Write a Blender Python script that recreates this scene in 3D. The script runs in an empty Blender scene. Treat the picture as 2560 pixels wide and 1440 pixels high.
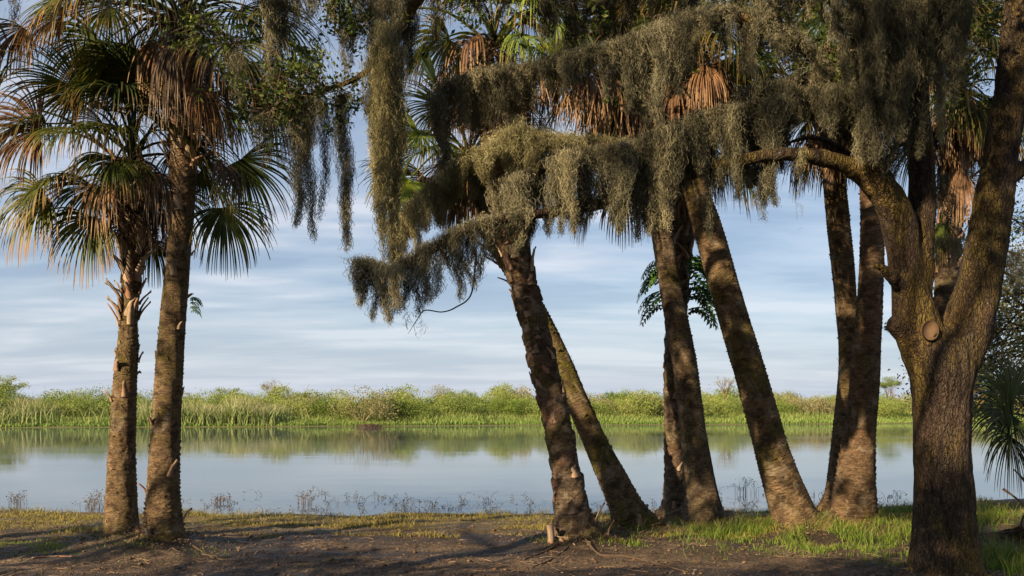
import bpy, math, random
import numpy as np
from mathutils import Vector, noise as mn

# ------------------------------------------------------------------ camera, sky, sun
S = bpy.context.scene
COL = S.collection
F, CX, HY, CZ = 2133.0, 1280.0, 1010.0, 2.0     # focal length in photo pixels, centre column, horizon row, eye height
cam = bpy.data.cameras.new('camera'); camo = bpy.data.objects.new('camera', cam); COL.objects.link(camo)
cam.sensor_width = 36; cam.lens = F / 2560 * 36; cam.shift_y = (HY - 720) / 2560
cam.clip_end = 3000; cam.clip_start = 0.05
camo.location = (0, 0, CZ); camo.rotation_euler = (math.pi / 2, 0, 0)
S.camera = camo
S.render.resolution_x, S.render.resolution_y = 1024, 576

SUN_EL = math.radians(24)
SX, SY = -0.70, -0.714
SUN_ROT = math.atan2(SX, SY)
W = bpy.data.worlds.new('World'); S.world = W; W.use_nodes = True
nt = W.node_tree; nt.nodes.clear()
def N(nt, t, **k):
    n = nt.nodes.new(t)
    for a, b in k.items(): setattr(n, a, b)
    return n
def ramp(nt, src, stops, out=0):
    r = N(nt, 'ShaderNodeValToRGB'); nt.links.new(src, r.inputs[0])
    el = r.color_ramp.elements
    while len(el) < len(stops): el.new(0.5)
    for e, (p, c) in zip(el, stops):
        e.position = p
        e.color = (c, c, c, 1) if not isinstance(c, tuple) else (*c, 1)
    return r.outputs[out]
def math_(nt, op, a, b=None, c=None):
    m = N(nt, 'ShaderNodeMath', operation=op)
    for i, v in enumerate((a, b, c)):
        if v is None: continue
        if isinstance(v, (int, float)): m.inputs[i].default_value = v
        else: nt.links.new(v, m.inputs[i])
    return m.outputs[0]
def mixc(nt, f, a, b, mode='MIX'):
    m = N(nt, 'ShaderNodeMix', data_type='RGBA', blend_type=mode)
    for i, v in ((0, f), (6, a), (7, b)):
        if isinstance(v, (int, float)): m.inputs[i].default_value = v
        elif isinstance(v, tuple): m.inputs[i].default_value = (*v, 1)
        else: nt.links.new(v, m.inputs[i])
    return m.outputs[2]
def sky():
    out = N(nt, 'ShaderNodeOutputWorld'); bg = N(nt, 'ShaderNodeBackground'); bg.inputs[1].default_value = 0.062
    st = N(nt, 'ShaderNodeTexSky'); st.sky_type = 'NISHITA'; st.sun_disc = False
    st.sun_elevation = SUN_EL; st.sun_rotation = SUN_ROT; st.air_density = 1.0; st.dust_density = 0.6; st.ozone_density = 1.6
    tc = N(nt, 'ShaderNodeTexCoord'); sp = N(nt, 'ShaderNodeSeparateXYZ'); nt.links.new(tc.outputs['Generated'], sp.inputs[0])
    z = math_(nt, 'ADD', math_(nt, 'MAXIMUM', sp.outputs[2], 0.0), 0.10)
    u = math_(nt, 'DIVIDE', sp.outputs[0], z); v = math_(nt, 'DIVIDE', sp.outputs[1], z)
    cb = N(nt, 'ShaderNodeCombineXYZ')
    nt.links.new(math_(nt, 'MULTIPLY', u, 0.45), cb.inputs[0]); nt.links.new(math_(nt, 'MULTIPLY', v, 1.0), cb.inputs[1])
    n1 = N(nt, 'ShaderNodeTexNoise'); n1.inputs['Scale'].default_value = 1.25; n1.inputs['Detail'].default_value = 6; n1.inputs['Roughness'].default_value = 0.52
    n1.inputs['Distortion'].default_value = 0.3
    nt.links.new(cb.outputs[0], n1.inputs['Vector'])
    n2 = N(nt, 'ShaderNodeTexNoise'); n2.inputs['Scale'].default_value = 4.5; n2.inputs['Detail'].default_value = 5
    nt.links.new(cb.outputs[0], n2.inputs['Vector'])
    s = math_(nt, 'ADD', math_(nt, 'MULTIPLY', n1.outputs[0], 0.8), math_(nt, 'MULTIPLY', n2.outputs[0], 0.2))
    mask = ramp(nt, s, [(0.34, 1.0), (0.45, 0.78), (0.50, 0.7), (0.57, 1.0)])
    low = ramp(nt, sp.outputs[2], [(0.0, 0.0), (0.16, 0.8), (0.3, 1.0)])
    hz = mixc(nt, low, (4.3, 4.75, 5.5), st.outputs[0])
    ccol = mixc(nt, ramp(nt, s, [(0.43, 0.0), (0.50, 0.35), (0.60, 1.0)]), (2.35, 3.05, 4.25), (5.4, 5.65, 6.3))
    c = mixc(nt, math_(nt, 'MULTIPLY', mask, math_(nt, 'ADD', math_(nt, 'MULTIPLY', low, 0.7), 0.2)), hz, ccol)
    nt.links.new(c, bg.inputs[0]); nt.links.new(bg.outputs[0], out.inputs[0])
sky()
sl = bpy.data.lights.new('sun', 'SUN'); sl.energy = 5.0; sl.angle = math.radians(0.6); sl.color = (1.0, 0.76, 0.47)
so = bpy.data.objects.new('sun', sl); COL.objects.link(so)
sd = Vector((SX * math.cos(SUN_EL), SY * math.cos(SUN_EL), math.sin(SUN_EL)))
so.rotation_euler = sd.to_track_quat('Z', 'Y').to_euler(); so.location = sd * 60
S.view_settings.view_transform = 'Standard'; S.view_settings.look = 'None'
S.view_settings.exposure = 1.2; S.view_settings.gamma = 1

# ------------------------------------------------------------------ helpers
def P(px, py, Y): return Vector(((px - CX) / F * Y, Y, CZ - (py - HY) / F * Y))
def tag(o, label=None, cat=None, group=None, kind=None):
    if label: o['label'] = label
    if cat: o['category'] = cat
    if group: o['group'] = group
    if kind: o['kind'] = kind
    return o
def thing(name, label, cat, loc, group=None):
    o = bpy.data.objects.new(name, None); COL.objects.link(o); o.location = loc; o.empty_display_size = 0.2
    return tag(o, label, cat, group)
def mk(name, V, Q, mat, parent=None, attrs=None, uv=None, smooth=False, origin=None):
    """vertices (n,3) and faces as one (m,3|4) array, or a list of such arrays, become ONE mesh object"""
    V = np.asarray(V, dtype=np.float32).reshape(-1, 3)
    org = np.array(origin if origin is not None else (parent_world(parent) if parent else (0, 0, 0)), dtype=np.float32)
    Qs = Q if isinstance(Q, list) and isinstance(Q[0], np.ndarray) else [Q]
    Qs = [np.asarray(q, dtype=np.int32) for q in Qs if len(q)]
    me = bpy.data.meshes.new(name)
    me.vertices.add(len(V)); me.vertices.foreach_set('co', (V - org).ravel())
    nl = sum(q.size for q in Qs); npoly = sum(len(q) for q in Qs)
    me.loops.add(nl); me.polygons.add(npoly)
    li = np.concatenate([q.ravel() for q in Qs]); me.loops.foreach_set('vertex_index', li)
    tot = np.concatenate([np.full(len(q), q.shape[1], dtype=np.int32) for q in Qs])
    st = np.concatenate([[0], np.cumsum(tot)[:-1]]).astype(np.int32)
    me.polygons.foreach_set('loop_start', st); me.polygons.foreach_set('loop_total', tot)
    if smooth: me.polygons.foreach_set('use_smooth', np.ones(npoly, dtype=bool))
    for k, a in (attrs or {}).items():
        at = me.attributes.new(k, 'FLOAT', 'POINT'); at.data.foreach_set('value', np.asarray(a, dtype=np.float32).ravel())
    if uv is not None:
        l = me.uv_layers.new(name='UVMap'); l.data.foreach_set('uv', np.asarray(uv, dtype=np.float32)[li].ravel())
    me.update(); me.validate(clean_customdata=False)
    if mat: me.materials.append(mat)
    o = bpy.data.objects.new(name, me); COL.objects.link(o)
    if parent: o.parent = parent
    o.location = (0, 0, 0) if parent and origin is None else tuple(org - (np.array(parent_world(parent)) if parent else 0))
    return o
def parent_world(p):
    v = np.zeros(3)
    while p: v += np.array(p.location); p = p.parent
    return v
class MB:
    def __init__(s): s.v = []; s.q = []; s.t = []; s.n = 0; s.a = {}
    def add(s, V, Q=None, T=None, **a):
        V = np.asarray(V, dtype=np.float64).reshape(-1, 3)
        if Q is not None and len(Q): s.q.append(np.asarray(Q) + s.n)
        if T is not None and len(T): s.t.append(np.asarray(T) + s.n)
        s.v.append(V); s.n += len(V)
        for k, x in a.items(): s.a.setdefault(k, []).append(np.broadcast_to(np.asarray(x, dtype=float), (len(V),)))
    def build(s, name, mat, parent=None, **k):
        L = []
        if s.q: L.append(np.concatenate(s.q))
        if s.t: L.append(np.concatenate(s.t))
        return mk(name, np.concatenate(s.v), L, mat, parent, attrs={x: np.concatenate(y) for x, y in s.a.items()}, **k)
def spline(pts, n):
    """Catmull-Rom through rows of pts (any width), n samples"""
    p = np.asarray(pts, dtype=float); p = np.vstack([2 * p[0] - p[1], p, 2 * p[-1] - p[-2]])
    m = len(p) - 3; out = []
    for t in np.linspace(0, m, n):
        i = min(int(t), m - 1); f = t - i
        a, b, c, d = p[i], p[i + 1], p[i + 2], p[i + 3]
        out.append(0.5 * (2 * b + (c - a) * f + (2 * a - 5 * b + 4 * c - d) * f * f + (3 * b - a - 3 * c + d) * f ** 3))
    return np.array(out)
def unit(a): return a / np.maximum(np.linalg.norm(a, axis=-1, keepdims=True), 1e-9)
def tube(C, R, seg, disp=None, cap=True):
    """C (n,3) centres, R (n,) radii; disp(theta(seg), v) -> radius factor; returns V,Q,T,uv"""
    C = np.asarray(C); n = len(C)
    tan = unit(np.gradient(C, axis=0))
    ref = np.array([0, 1.0, 0.03]); x = unit(np.cross(tan, ref)); y = np.cross(tan, x)
    th = np.linspace(0, 2 * math.pi, seg, endpoint=False)
    arc = np.concatenate([[0], np.cumsum(np.linalg.norm(np.diff(C, axis=0), axis=1))])
    rr = np.repeat(np.asarray(R)[:, None], seg, 1)
    if disp is not None: rr = rr * disp(th[None, :], arc[:, None])
    V = C[:, None, :] + rr[..., None] * (np.cos(th)[None, :, None] * x[:, None, :] + np.sin(th)[None, :, None] * y[:, None, :])
    i = np.arange(n - 1)[:, None] * seg; j = np.arange(seg)[None, :]; k = (j + 1) % seg
    Q = np.stack([i + j, i + k, i + seg + k, i + seg + j], -1).reshape(-1, 4)
    V = V.reshape(-1, 3); T = np.zeros((0, 3), int)
    uv = np.stack([np.tile(th / (2 * math.pi) * 1.2, n), np.repeat(arc, seg)], 1)
    if cap:
        V = np.vstack([V, C[0], C[-1]]); uv = np.vstack([uv, [0, 0], [0, arc[-1]]])
        a = n * seg; j = np.arange(seg); k = (j + 1) % seg
        T = np.vstack([np.stack([np.full(seg, a), k, j], 1), np.stack([np.full(seg, a + 1), (n - 1) * seg + j, (n - 1) * seg + k], 1)])
    return V, Q, T, uv
def vnoise(seed):
    """smooth random function of two arrays, period 1.2 in the first"""
    r = np.random.default_rng(seed); W = [(r.integers(1, 4), r.uniform(2, 8), r.uniform(0, 6.28)) for _ in range(5)]
    W += [(r.integers(4, 12), r.uniform(9, 40), r.uniform(0, 6.28)) for _ in range(6)]
    def f(th, v): return sum(np.sin(a * th + b * v + c) / (1 + 0.3 * a) for a, b, c in W) / 4
    return f

# ------------------------------------------------------------------ materials
def mat(name, rough=0.8, spec=0.3):
    m = bpy.data.materials.new(name); m.use_nodes = True; t = m.node_tree; t.nodes.clear()
    o = N(t, 'ShaderNodeOutputMaterial'); b = N(t, 'ShaderNodeBsdfPrincipled'); t.links.new(b.outputs[0], o.inputs[0])
    b.inputs['Roughness'].default_value = rough; b.inputs['Specular IOR Level'].default_value = spec
    return m, t, b, o
def noise_(t, vec, scale, detail=4, rough=0.55, dist=0.0, sc=(1, 1, 1)):
    mp = N(t, 'ShaderNodeMapping'); mp.inputs['Scale'].default_value = sc; t.links.new(vec, mp.inputs[0])
    n = N(t, 'ShaderNodeTexNoise'); n.inputs['Scale'].default_value = scale; n.inputs['Detail'].default_value = detail
    n.inputs['Roughness'].default_value = rough; n.inputs['Distortion'].default_value = dist; t.links.new(mp.outputs[0], n.inputs['Vector'])
    return n.outputs[0]
def bump(t, b, h, dist, st=1.0):
    n = N(t, 'ShaderNodeBump'); n.inputs['Distance'].default_value = dist; n.inputs['Strength'].default_value = st
    t.links.new(h, n.inputs['Height']); t.links.new(n.outputs[0], b.inputs['Normal']); return n
def attr(t, name): a = N(t, 'ShaderNodeAttribute'); a.attribute_name = name; return a.outputs['Fac']
def thin(t, b, o, colsock, amt):
    tr = N(t, 'ShaderNodeBsdfTranslucent'); t.links.new(colsock, tr.inputs[0])
    mx = N(t, 'ShaderNodeMixShader'); mx.inputs[0].default_value = amt
    t.links.new(b.outputs[0], mx.inputs[1]); t.links.new(tr.outputs[0], mx.inputs[2]); t.links.new(mx.outputs[0], o.inputs[0])

def palm_bark(name, c1, c2, c3, green=0.3, vs=55):
    m, t, b, o = mat(name, 0.9, 0.15)
    uv = N(t, 'ShaderNodeUVMap').outputs[0]; ob = N(t, 'ShaderNodeTexCoord').outputs['Object']
    rings = noise_(t, uv, 1.0, 5, 0.6, 0.4, (9, vs, 1)); blot = noise_(t, ob, 2.6, 5, 0.6, 0.3, (1, 1, 0.8))
    fine = noise_(t, uv, 1.0, 4, 0.7, 0.0, (45, 70, 1)); grn = noise_(t, ob, 1.7, 5, 0.65, 0.2)
    c = mixc(t, ramp(t, rings, [(0.35, 0.0), (0.62, 1.0)]), c1, c2)
    c = mixc(t, ramp(t, blot, [(0.46, 0.0), (0.62, 0.85)]), c, c3)
    c = mixc(t, ramp(t, grn, [(0.56 - green * 0.3, 0.0), (0.70 - green * 0.3, min(1, 0.5 + green))]), c, (0.115, 0.105, 0.018))
    c = mixc(t, ramp(t, fine, [(0.32, 0.8), (0.56, 0.0)]), c, (0.025, 0.018, 0.013))
    c = mixc(t, ramp(t, noise_(t, ob, 7, 6, 0.7, 0.4, (1, 1, 1.3)), [(0.40, 0.85), (0.54, 0.0)]), c, (0.045, 0.03, 0.02))
    c = mixc(t, ramp(t, noise_(t, ob, 4.3, 7, 0.72, 0.5, (1, 1, 0.9)), [(0.54, 0.0), (0.64, 0.75)]), c, (0.25, 0.205, 0.15))
    t.links.new(c, b.inputs['Base Color'])
    h = math_(t, 'ADD', math_(t, 'MULTIPLY', rings, 1.0), math_(t, 'MULTIPLY', fine, 0.6))
    bump(t, b, h, 0.035, 1.0)
    return m
M_RING = palm_bark('ringed palm bark', (0.115, 0.073, 0.04), (0.27, 0.195, 0.11), (0.20, 0.13, 0.075), 0.25, 42)
M_RED = palm_bark('rusty palm bark', (0.10, 0.06, 0.036), (0.22, 0.155, 0.095), (0.16, 0.088, 0.05), 0.15, 38)
M_BOOT = palm_bark('booted palm bark', (0.085, 0.06, 0.045), (0.19, 0.15, 0.11), (0.17, 0.095, 0.07), 0.22, 26)
def boot_mat():
    m, t, b, o = mat('weathered leaf base', 0.85, 0.2)
    ob = N(t, 'ShaderNodeTexCoord').outputs['Object']
    g = noise_(t, ob, 9, 5, 0.6, 0.2, (1, 1, 0.25)); g2 = noise_(t, ob, 3.0, 3)
    c = mixc(t, ramp(t, g, [(0.35, 0.0), (0.65, 1.0)]), (0.13, 0.09, 0.065), (0.36, 0.28, 0.20))
    c = mixc(t, ramp(t, g2, [(0.5, 0.0), (0.62, 0.8)]), c, (0.22, 0.10, 0.06))
    t.links.new(c, b.inputs['Base Color']); bump(t, b, g, 0.01, 0.7); return m
M_BASE = boot_mat()
def oak_mat():
    m, t, b, o = mat('live oak bark', 0.9, 0.15)
    ob = N(t, 'ShaderNodeTexCoord').outputs['Object']
    wob = N(t, 'ShaderNodeTexNoise'); wob.inputs['Scale'].default_value = 9; wob.inputs['Detail'].default_value = 4; t.links.new(ob, wob.inputs['Vector'])
    off = mixc(t, 0.06, ob, wob.outputs[1])
    def vor(scale, z):
        mp = N(t, 'ShaderNodeMapping'); mp.inputs['Scale'].default_value = (1, 1, z); t.links.new(off, mp.inputs[0])
        vo = N(t, 'ShaderNodeTexVoronoi', feature='DISTANCE_TO_EDGE'); vo.inputs['Scale'].default_value = scale; t.links.new(mp.outputs[0], vo.inputs['Vector']); return vo.outputs[0]
    r1 = ramp(t, vor(38, 0.30), [(0.0, 0.0), (0.12, 0.55), (0.42, 1.0)]); r2 = ramp(t, vor(75, 0.5), [(0.0, 0.0), (0.25, 1.0)])
    ridge = math_(t, 'ADD', math_(t, 'MULTIPLY', r1, 0.75), math_(t, 'MULTIPLY', r2, 0.25))
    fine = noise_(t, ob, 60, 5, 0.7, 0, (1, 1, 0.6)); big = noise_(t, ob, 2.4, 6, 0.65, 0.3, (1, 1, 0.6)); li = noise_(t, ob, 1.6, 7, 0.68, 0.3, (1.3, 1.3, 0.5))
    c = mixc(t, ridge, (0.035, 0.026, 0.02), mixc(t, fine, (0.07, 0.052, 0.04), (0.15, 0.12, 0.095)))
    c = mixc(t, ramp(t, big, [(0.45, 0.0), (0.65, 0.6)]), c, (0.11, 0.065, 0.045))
    c = mixc(t, math_(t, 'MULTIPLY', ramp(t, li, [(0.46, 0.0), (0.57, 1.0)]), math_(t, 'MULTIPLY', ridge, 0.62)), c, (0.30, 0.215, 0.018))  # yellow lichen, strengthened to paint in golden sunlight on the bark
    c = mixc(t, ramp(t, noise_(t, ob, 40, 4, 0.6), [(0.63, 0.0), (0.70, 0.5)]), c, (0.36, 0.36, 0.30))
    t.links.new(c, b.inputs['Base Color'])
    fur = noise_(t, off, 16, 4, 0.6, 0.5, (1, 1, 0.16)); c2 = mixc(t, ramp(t, fur, [(0.36, 0.75), (0.50, 0.0)]), c, (0.025, 0.018, 0.014)); t.links.new(c2, b.inputs['Base Color'])
    h = math_(t, 'ADD', math_(t, 'ADD', ridge, math_(t, 'MULTIPLY', ramp(t, fur, [(0.34, 0.0), (0.56, 1.0)]), 1.1)), math_(t, 'MULTIPLY', fine, 0.5)); bump(t, b, h, 0.055, 1.0)
    return m
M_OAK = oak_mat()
def leafy(name, ca, cb, tip=None, trans=0.3, rough=0.5, spec=0.4, cd=None):
    """colours run over the per-leaf attribute rnd; tip colour over attribute t"""
    m, t, b, o = mat(name, rough, spec)
    r = attr(t, 'rnd'); c = mixc(t, r, ca, cb)
    if cd: c = mixc(t, ramp(t, r, [(0.86, 0.0), (0.93, 1.0)]), c, cd)
    if tip:
        tt = attr(t, 't'); k = math_(t, 'ADD', tt, math_(t, 'MULTIPLY', attr(t, 'rnd'), 0.35))
        c = mixc(t, ramp(t, k, [(0.75, 0.0), (1.12, 0.9)]), c, tip)
    t.links.new(c, b.inputs['Base Color']); thin(t, b, o, c, trans); return m
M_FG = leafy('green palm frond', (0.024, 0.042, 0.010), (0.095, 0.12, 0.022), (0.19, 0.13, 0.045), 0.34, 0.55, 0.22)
M_FY = leafy('yellowing palm frond', (0.06, 0.085, 0.015), (0.20, 0.19, 0.03), (0.36, 0.20, 0.06), 0.40, 0.45, 0.4)
M_FD = leafy('dead palm frond', (0.085, 0.045, 0.024), (0.33, 0.185, 0.09), (0.36, 0.23, 0.12), 0.18, 0.55, 0.3)
M_FGREY = leafy('weathered dead palm frond', (0.07, 0.05, 0.038), (0.24, 0.175, 0.13), (0.28, 0.22, 0.165), 0.15, 0.7, 0.2)
M_FL = leafy('palm frond painted sunlit', (0.18, 0.27, 0.04), (0.42, 0.48, 0.08), (0.36, 0.30, 0.10), 0.4, 0.4, 0.4)  # brighter frond copy: sunlight on the fans is painted into its colour
M_STALK = leafy('palm leaf stalk', (0.10, 0.085, 0.03), (0.22, 0.15, 0.07), None, 0.05, 0.5, 0.4)
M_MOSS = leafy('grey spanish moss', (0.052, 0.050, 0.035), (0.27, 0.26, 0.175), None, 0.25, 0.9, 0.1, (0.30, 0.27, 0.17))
M_MOSSY = leafy('spanish moss painted sunlit', (0.15, 0.14, 0.075), (0.44, 0.41, 0.23), None, 0.3, 0.9, 0.1, (0.5, 0.45, 0.26))  # lit copy of the grey moss, sunlight painted into the colour
M_LEAF = leafy('oak leaf', (0.022, 0.042, 0.010), (0.10, 0.14, 0.02), None, 0.3, 0.55, 0.25, (0.16, 0.19, 0.03))
M_LEAFBG = leafy('pale oak leaf', (0.08, 0.10, 0.045), (0.24, 0.25, 0.11), None, 0.3, 0.5, 0.4, (0.24, 0.17, 0.06))
M_FERN = leafy('fern leaf', (0.03, 0.09, 0.015), (0.10, 0.21, 0.03), None, 0.3, 0.5, 0.4)
M_SH = [leafy('willow green shrub', (0.115, 0.16, 0.04), (0.27, 0.34, 0.08), None, 0.25, 0.7, 0.2, (0.22, 0.22, 0.09)),
        leafy('yellow green shrub', (0.16, 0.205, 0.05), (0.33, 0.385, 0.10), None, 0.25, 0.7, 0.2, (0.22, 0.22, 0.09)),
        leafy('brownish shrub', (0.15, 0.15, 0.07), (0.29, 0.27, 0.13), None, 0.2, 0.8, 0.2, (0.34, 0.25, 0.16)),
        leafy('dark green shrub', (0.07, 0.12, 0.022), (0.19, 0.26, 0.045), None, 0.2, 0.7, 0.2, (0.2, 0.17, 0.07))]
M_TWIG = leafy('twig', (0.07, 0.048, 0.03), (0.19, 0.14, 0.10), None, 0.0, 0.85, 0.2)
M_REED = leafy('reed', (0.15, 0.21, 0.07), (0.33, 0.38, 0.15), (0.42, 0.40, 0.22), 0.3, 0.7, 0.2)
M_BANKG = leafy('bank grass', (0.10, 0.185, 0.04), (0.21, 0.31, 0.07), (0.34, 0.37, 0.13), 0.3, 0.7, 0.2)
M_GR = leafy('shore grass', (0.12, 0.10, 0.03), (0.27, 0.245, 0.055), (0.38, 0.31, 0.12), 0.25, 0.7, 0.2)
M_GG = leafy('fresh grass', (0.055, 0.115, 0.015), (0.18, 0.27, 0.032), (0.30, 0.27, 0.08), 0.35, 0.6, 0.3)
M_DRY = leafy('dry stalk', (0.05, 0.036, 0.026), (0.16, 0.12, 0.085), None, 0.1, 0.8, 0.2)
M_ROOT = leafy('dark root', (0.04, 0.028, 0.02), (0.12, 0.085, 0.06), None, 0.0, 0.85, 0.2)
M_LIT = leafy('leaf litter', (0.09, 0.055, 0.035), (0.34, 0.24, 0.15), None, 0.1, 0.7, 0.3)
def cut_mat():
    m, t, b, o = mat('sawn wood', 0.8, 0.2); ob = N(t, 'ShaderNodeTexCoord').outputs['Object']
    w = noise_(t, ob, 30, 3); c = mixc(t, w, (0.15, 0.095, 0.055), (0.075, 0.048, 0.03)); t.links.new(c, b.inputs['Base Color']); return m
M_CUT = cut_mat()

# ------------------------------------------------------------------ the ground and the lake
def shore(x):       # distance of the near water's edge
    return 15.3 - 0.05 * x + 0.45 * math.sin(x * 0.55 + 1.2) * 0.5 + 0.35 * mn.noise(Vector((x * 0.9, 3.1, 0))) + (max(0, x - 2.2) * 0.35)
def farshore(x):
    return 79 + 0.19 * x + 2.2 * mn.noise(Vector((x * 0.06, 9.7, 0))) + 0.8 * mn.noise(Vector((x * 0.3, 1.7, 0)))
BUMPS = [(-4.75, 10.45, 0.16, 0.75), (-4.05, 9.95, 0.20, 0.8), (0.80, 10.45, 0.14, 0.8), (1.7, 11.8, 0.12, 0.7), (2.7, 12.6, 0.10, 0.8), (3.75, 11.1, 0.15, 0.9), (4.65, 11.3, 0.2, 1.0), (4.2, 8.2, 0.12, 0.8)]
def gz(x, y, fine=True):
    s = shore(x); d = s - y
    if y > 45:
        fs = farshore(x); e = y - fs
        return max(-0.8, min(0.35, e * 0.12)) + (0.05 * mn.noise(Vector((x * 0.2, y * 0.2, 0))) if e > 0 else 0)
    z = 0.30 * min(1, max(0, d / 3.6)) ** 0.8 if d > 0 else max(-0.8, d * 0.09)
    if d > -3:
        z += (0.028 * mn.noise(Vector((x * 0.7, y * 0.9, 0))) + 0.03 * mn.noise(Vector((x * 2.3, y * 2.9, 4)))) * min(1, max(0.12, d / 1.5))
        if fine: z += (0.018 * mn.noise(Vector((x * 7, y * 9, 2))) + 0.010 * mn.noise(Vector((x * 15, y * 19, 5)))) * min(1, max(0.1, d))
        for bx, by, h, r in BUMPS:
            q = ((x - bx) ** 2 + (y - by) ** 2) / (r * r)
            if q < 4: z += h * math.exp(-q * 2.2)
    return z
def ground():
    xs = np.unique(np.concatenate([[-900, -500, -250, -120, -70, -45, -30, -22, -16, -12], np.linspace(-9, 9, 300), [12, 16, 22, 30, 45, 70, 120, 250, 500, 900], np.linspace(-65, 70, 60)]))
    ys = np.unique(np.concatenate([[-300, -120, -50, -20, -8, -2, 2, 4.5], np.linspace(5.5, 16.5, 260), [17.5, 19, 22, 27, 35, 45], np.linspace(60, 105, 60), [120, 160, 250, 500, 900, 1500]]))
    V = np.array([(x, y, gz(x, y)) for y in ys for x in xs]); nx, ny = len(xs), len(ys)
    i = np.arange(ny - 1)[:, None] * nx; j = np.arange(nx - 1)[None, :]
    Q = np.stack([i + j, i + j + 1, i + nx + j + 1, i + nx + j], -1).reshape(-1, 4)
    m, t, b, o = mat('muddy shore soil', 0.9, 0.25)
    ob = N(t, 'ShaderNodeTexCoord').outputs['Object']; sp = N(t, 'ShaderNodeSeparateXYZ'); t.links.new(ob, sp.inputs[0])
    a = noise_(t, ob, 1.1, 6, 0.62, 0.4, (0.5, 1.2, 1)); f = noise_(t, ob, 26, 5, 0.7); g = noise_(t, ob, 70, 3, 0.7); w = noise_(t, ob, 0.75, 4, 0.6, 0.6, (0.45, 1.3, 1))
    c = mixc(t, ramp(t, a, [(0.38, 0.0), (0.6, 1.0)]), (0.085, 0.064, 0.048), (0.26, 0.19, 0.135))
    wet = ramp(t, w, [(0.46, 0.0), (0.53, 0.9)])
    c = mixc(t, wet, c, (0.042, 0.030, 0.023))
    # drier, grass-stained soil along the shore, bare mud in front of it
    yk = math_(t, 'ADD', sp.outputs[1], math_(t, 'MULTIPLY', math_(t, 'SUBTRACT', a, 0.5), 3.0))
    sh = ramp(t, math_(t, 'DIVIDE', math_(t, 'SUBTRACT', yk, 9.0), 8.0), [(0.22, 0.0), (0.34, 1.0), (0.62, 1.0), (0.76, 0.0)])
    c = mixc(t, sh, c, mixc(t, f, (0.12, 0.09, 0.035), (0.28, 0.215, 0.09)))
    c = mixc(t, ramp(t, f, [(0.38, 0.85), (0.52, 0.0)]), c, (0.038, 0.027, 0.021))
    c = mixc(t, ramp(t, noise_(t, ob, 5, 6, 0.7, 0.8, (0.6, 1.2, 1)), [(0.52, 0.0), (0.60, 0.7)]), c, (0.05, 0.038, 0.030))
    c = mixc(t, ramp(t, g, [(0.66, 0.0), (0.74, 0.75)]), c, (0.42, 0.32, 0.22))
    far = ramp(t, math_(t, 'DIVIDE', sp.outputs[1], 100), [(0.4, 0.0), (0.5, 1.0)])
    c = mixc(t, far, c, (0.14, 0.13, 0.05))
    t.links.new(c, b.inputs['Base Color'])
    t.links.new(math_(t, 'SUBTRACT', 0.92, math_(t, 'MULTIPLY', wet, 0.4)), b.inputs['Roughness'])
    bump(t, b, math_(t, 'ADD', math_(t, 'ADD', f, noise_(t, ob, 11, 6, 0.72, 0.6)), math_(t, 'MULTIPLY', g, 0.6)), 0.075, 1.0)
    tag(mk('ground', V, Q, m, smooth=True), kind='structure')
ground()
def water():
    m, t, b, o = mat('lake water', 0.02, 0.5)
    b.inputs['Base Color'].default_value = (0.055, 0.068, 0.078, 1); b.inputs['IOR'].default_value = 1.33
    ob = N(t, 'ShaderNodeTexCoord').outputs['Object']
    t.links.new(ramp(t, noise_(t, ob, 0.10, 5, 0.6, 0.8, (0.35, 1.6, 1)), [(0.45, 0.035), (0.60, 0.075)]), b.inputs['Roughness'])
    h = math_(t, 'ADD', noise_(t, ob, 0.55, 4, 0.55, 0.3, (0.6, 1.6, 1)), math_(t, 'MULTIPLY', noise_(t, ob, 5.0, 3, 0.5, 0, (0.7, 1.6, 1)), 0.10))
    bump(t, b, h, 0.0035, 1.0)
    V = [(-900, 11, 0), (900, 11, 0), (900, 125, 0), (-900, 125, 0)]
    tag(mk('water', V, [(0, 1, 2, 3)], m), kind='structure')
water()

# ------------------------------------------------------------------ blades, leaves, twigs (shared generators)
def blades(mb, base, h, w, lean, rng, k=3, rndb=(0, 1)):
    """base (n,3), h (n,), tapered bending blades"""
    n = len(base); az = rng.uniform(0, 2 * math.pi, n); d = np.stack([np.cos(az), np.sin(az), np.zeros(n)], 1)
    fa = rng.uniform(0, math.pi, n); s = np.stack([np.cos(fa), np.sin(fa), np.zeros(n)], 1)
    lean = lean * rng.uniform(0.2, 1.6, n); rows = []; tt = []
    for i in range(k + 1):
        f = i / k; c = base + np.stack([np.zeros(n), np.zeros(n), h * f * (1 - 0.25 * lean * f)], 1) + d * (lean * h * f * f)[:, None]
        ww = (w * (1 - f) ** 0.7 * 0.5)[:, None]
        rows += [c - s * ww, c + s * ww]; tt += [np.full(n, f)] * 2
    V = np.stack(rows, 1).reshape(-1, 3); T = np.stack(tt, 1).ravel(); b = np.arange(n)[:, None] * (2 * k + 2)
    q = np.array([[2 * i, 2 * i + 1, 2 * i + 3, 2 * i + 2] for i in range(k)])
    mb.add(V, (b[:, :, None] + q[None]).reshape(-1, 4), rnd=np.repeat(rng.uniform(*rndb, n), 2 * k + 2), t=T)
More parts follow.
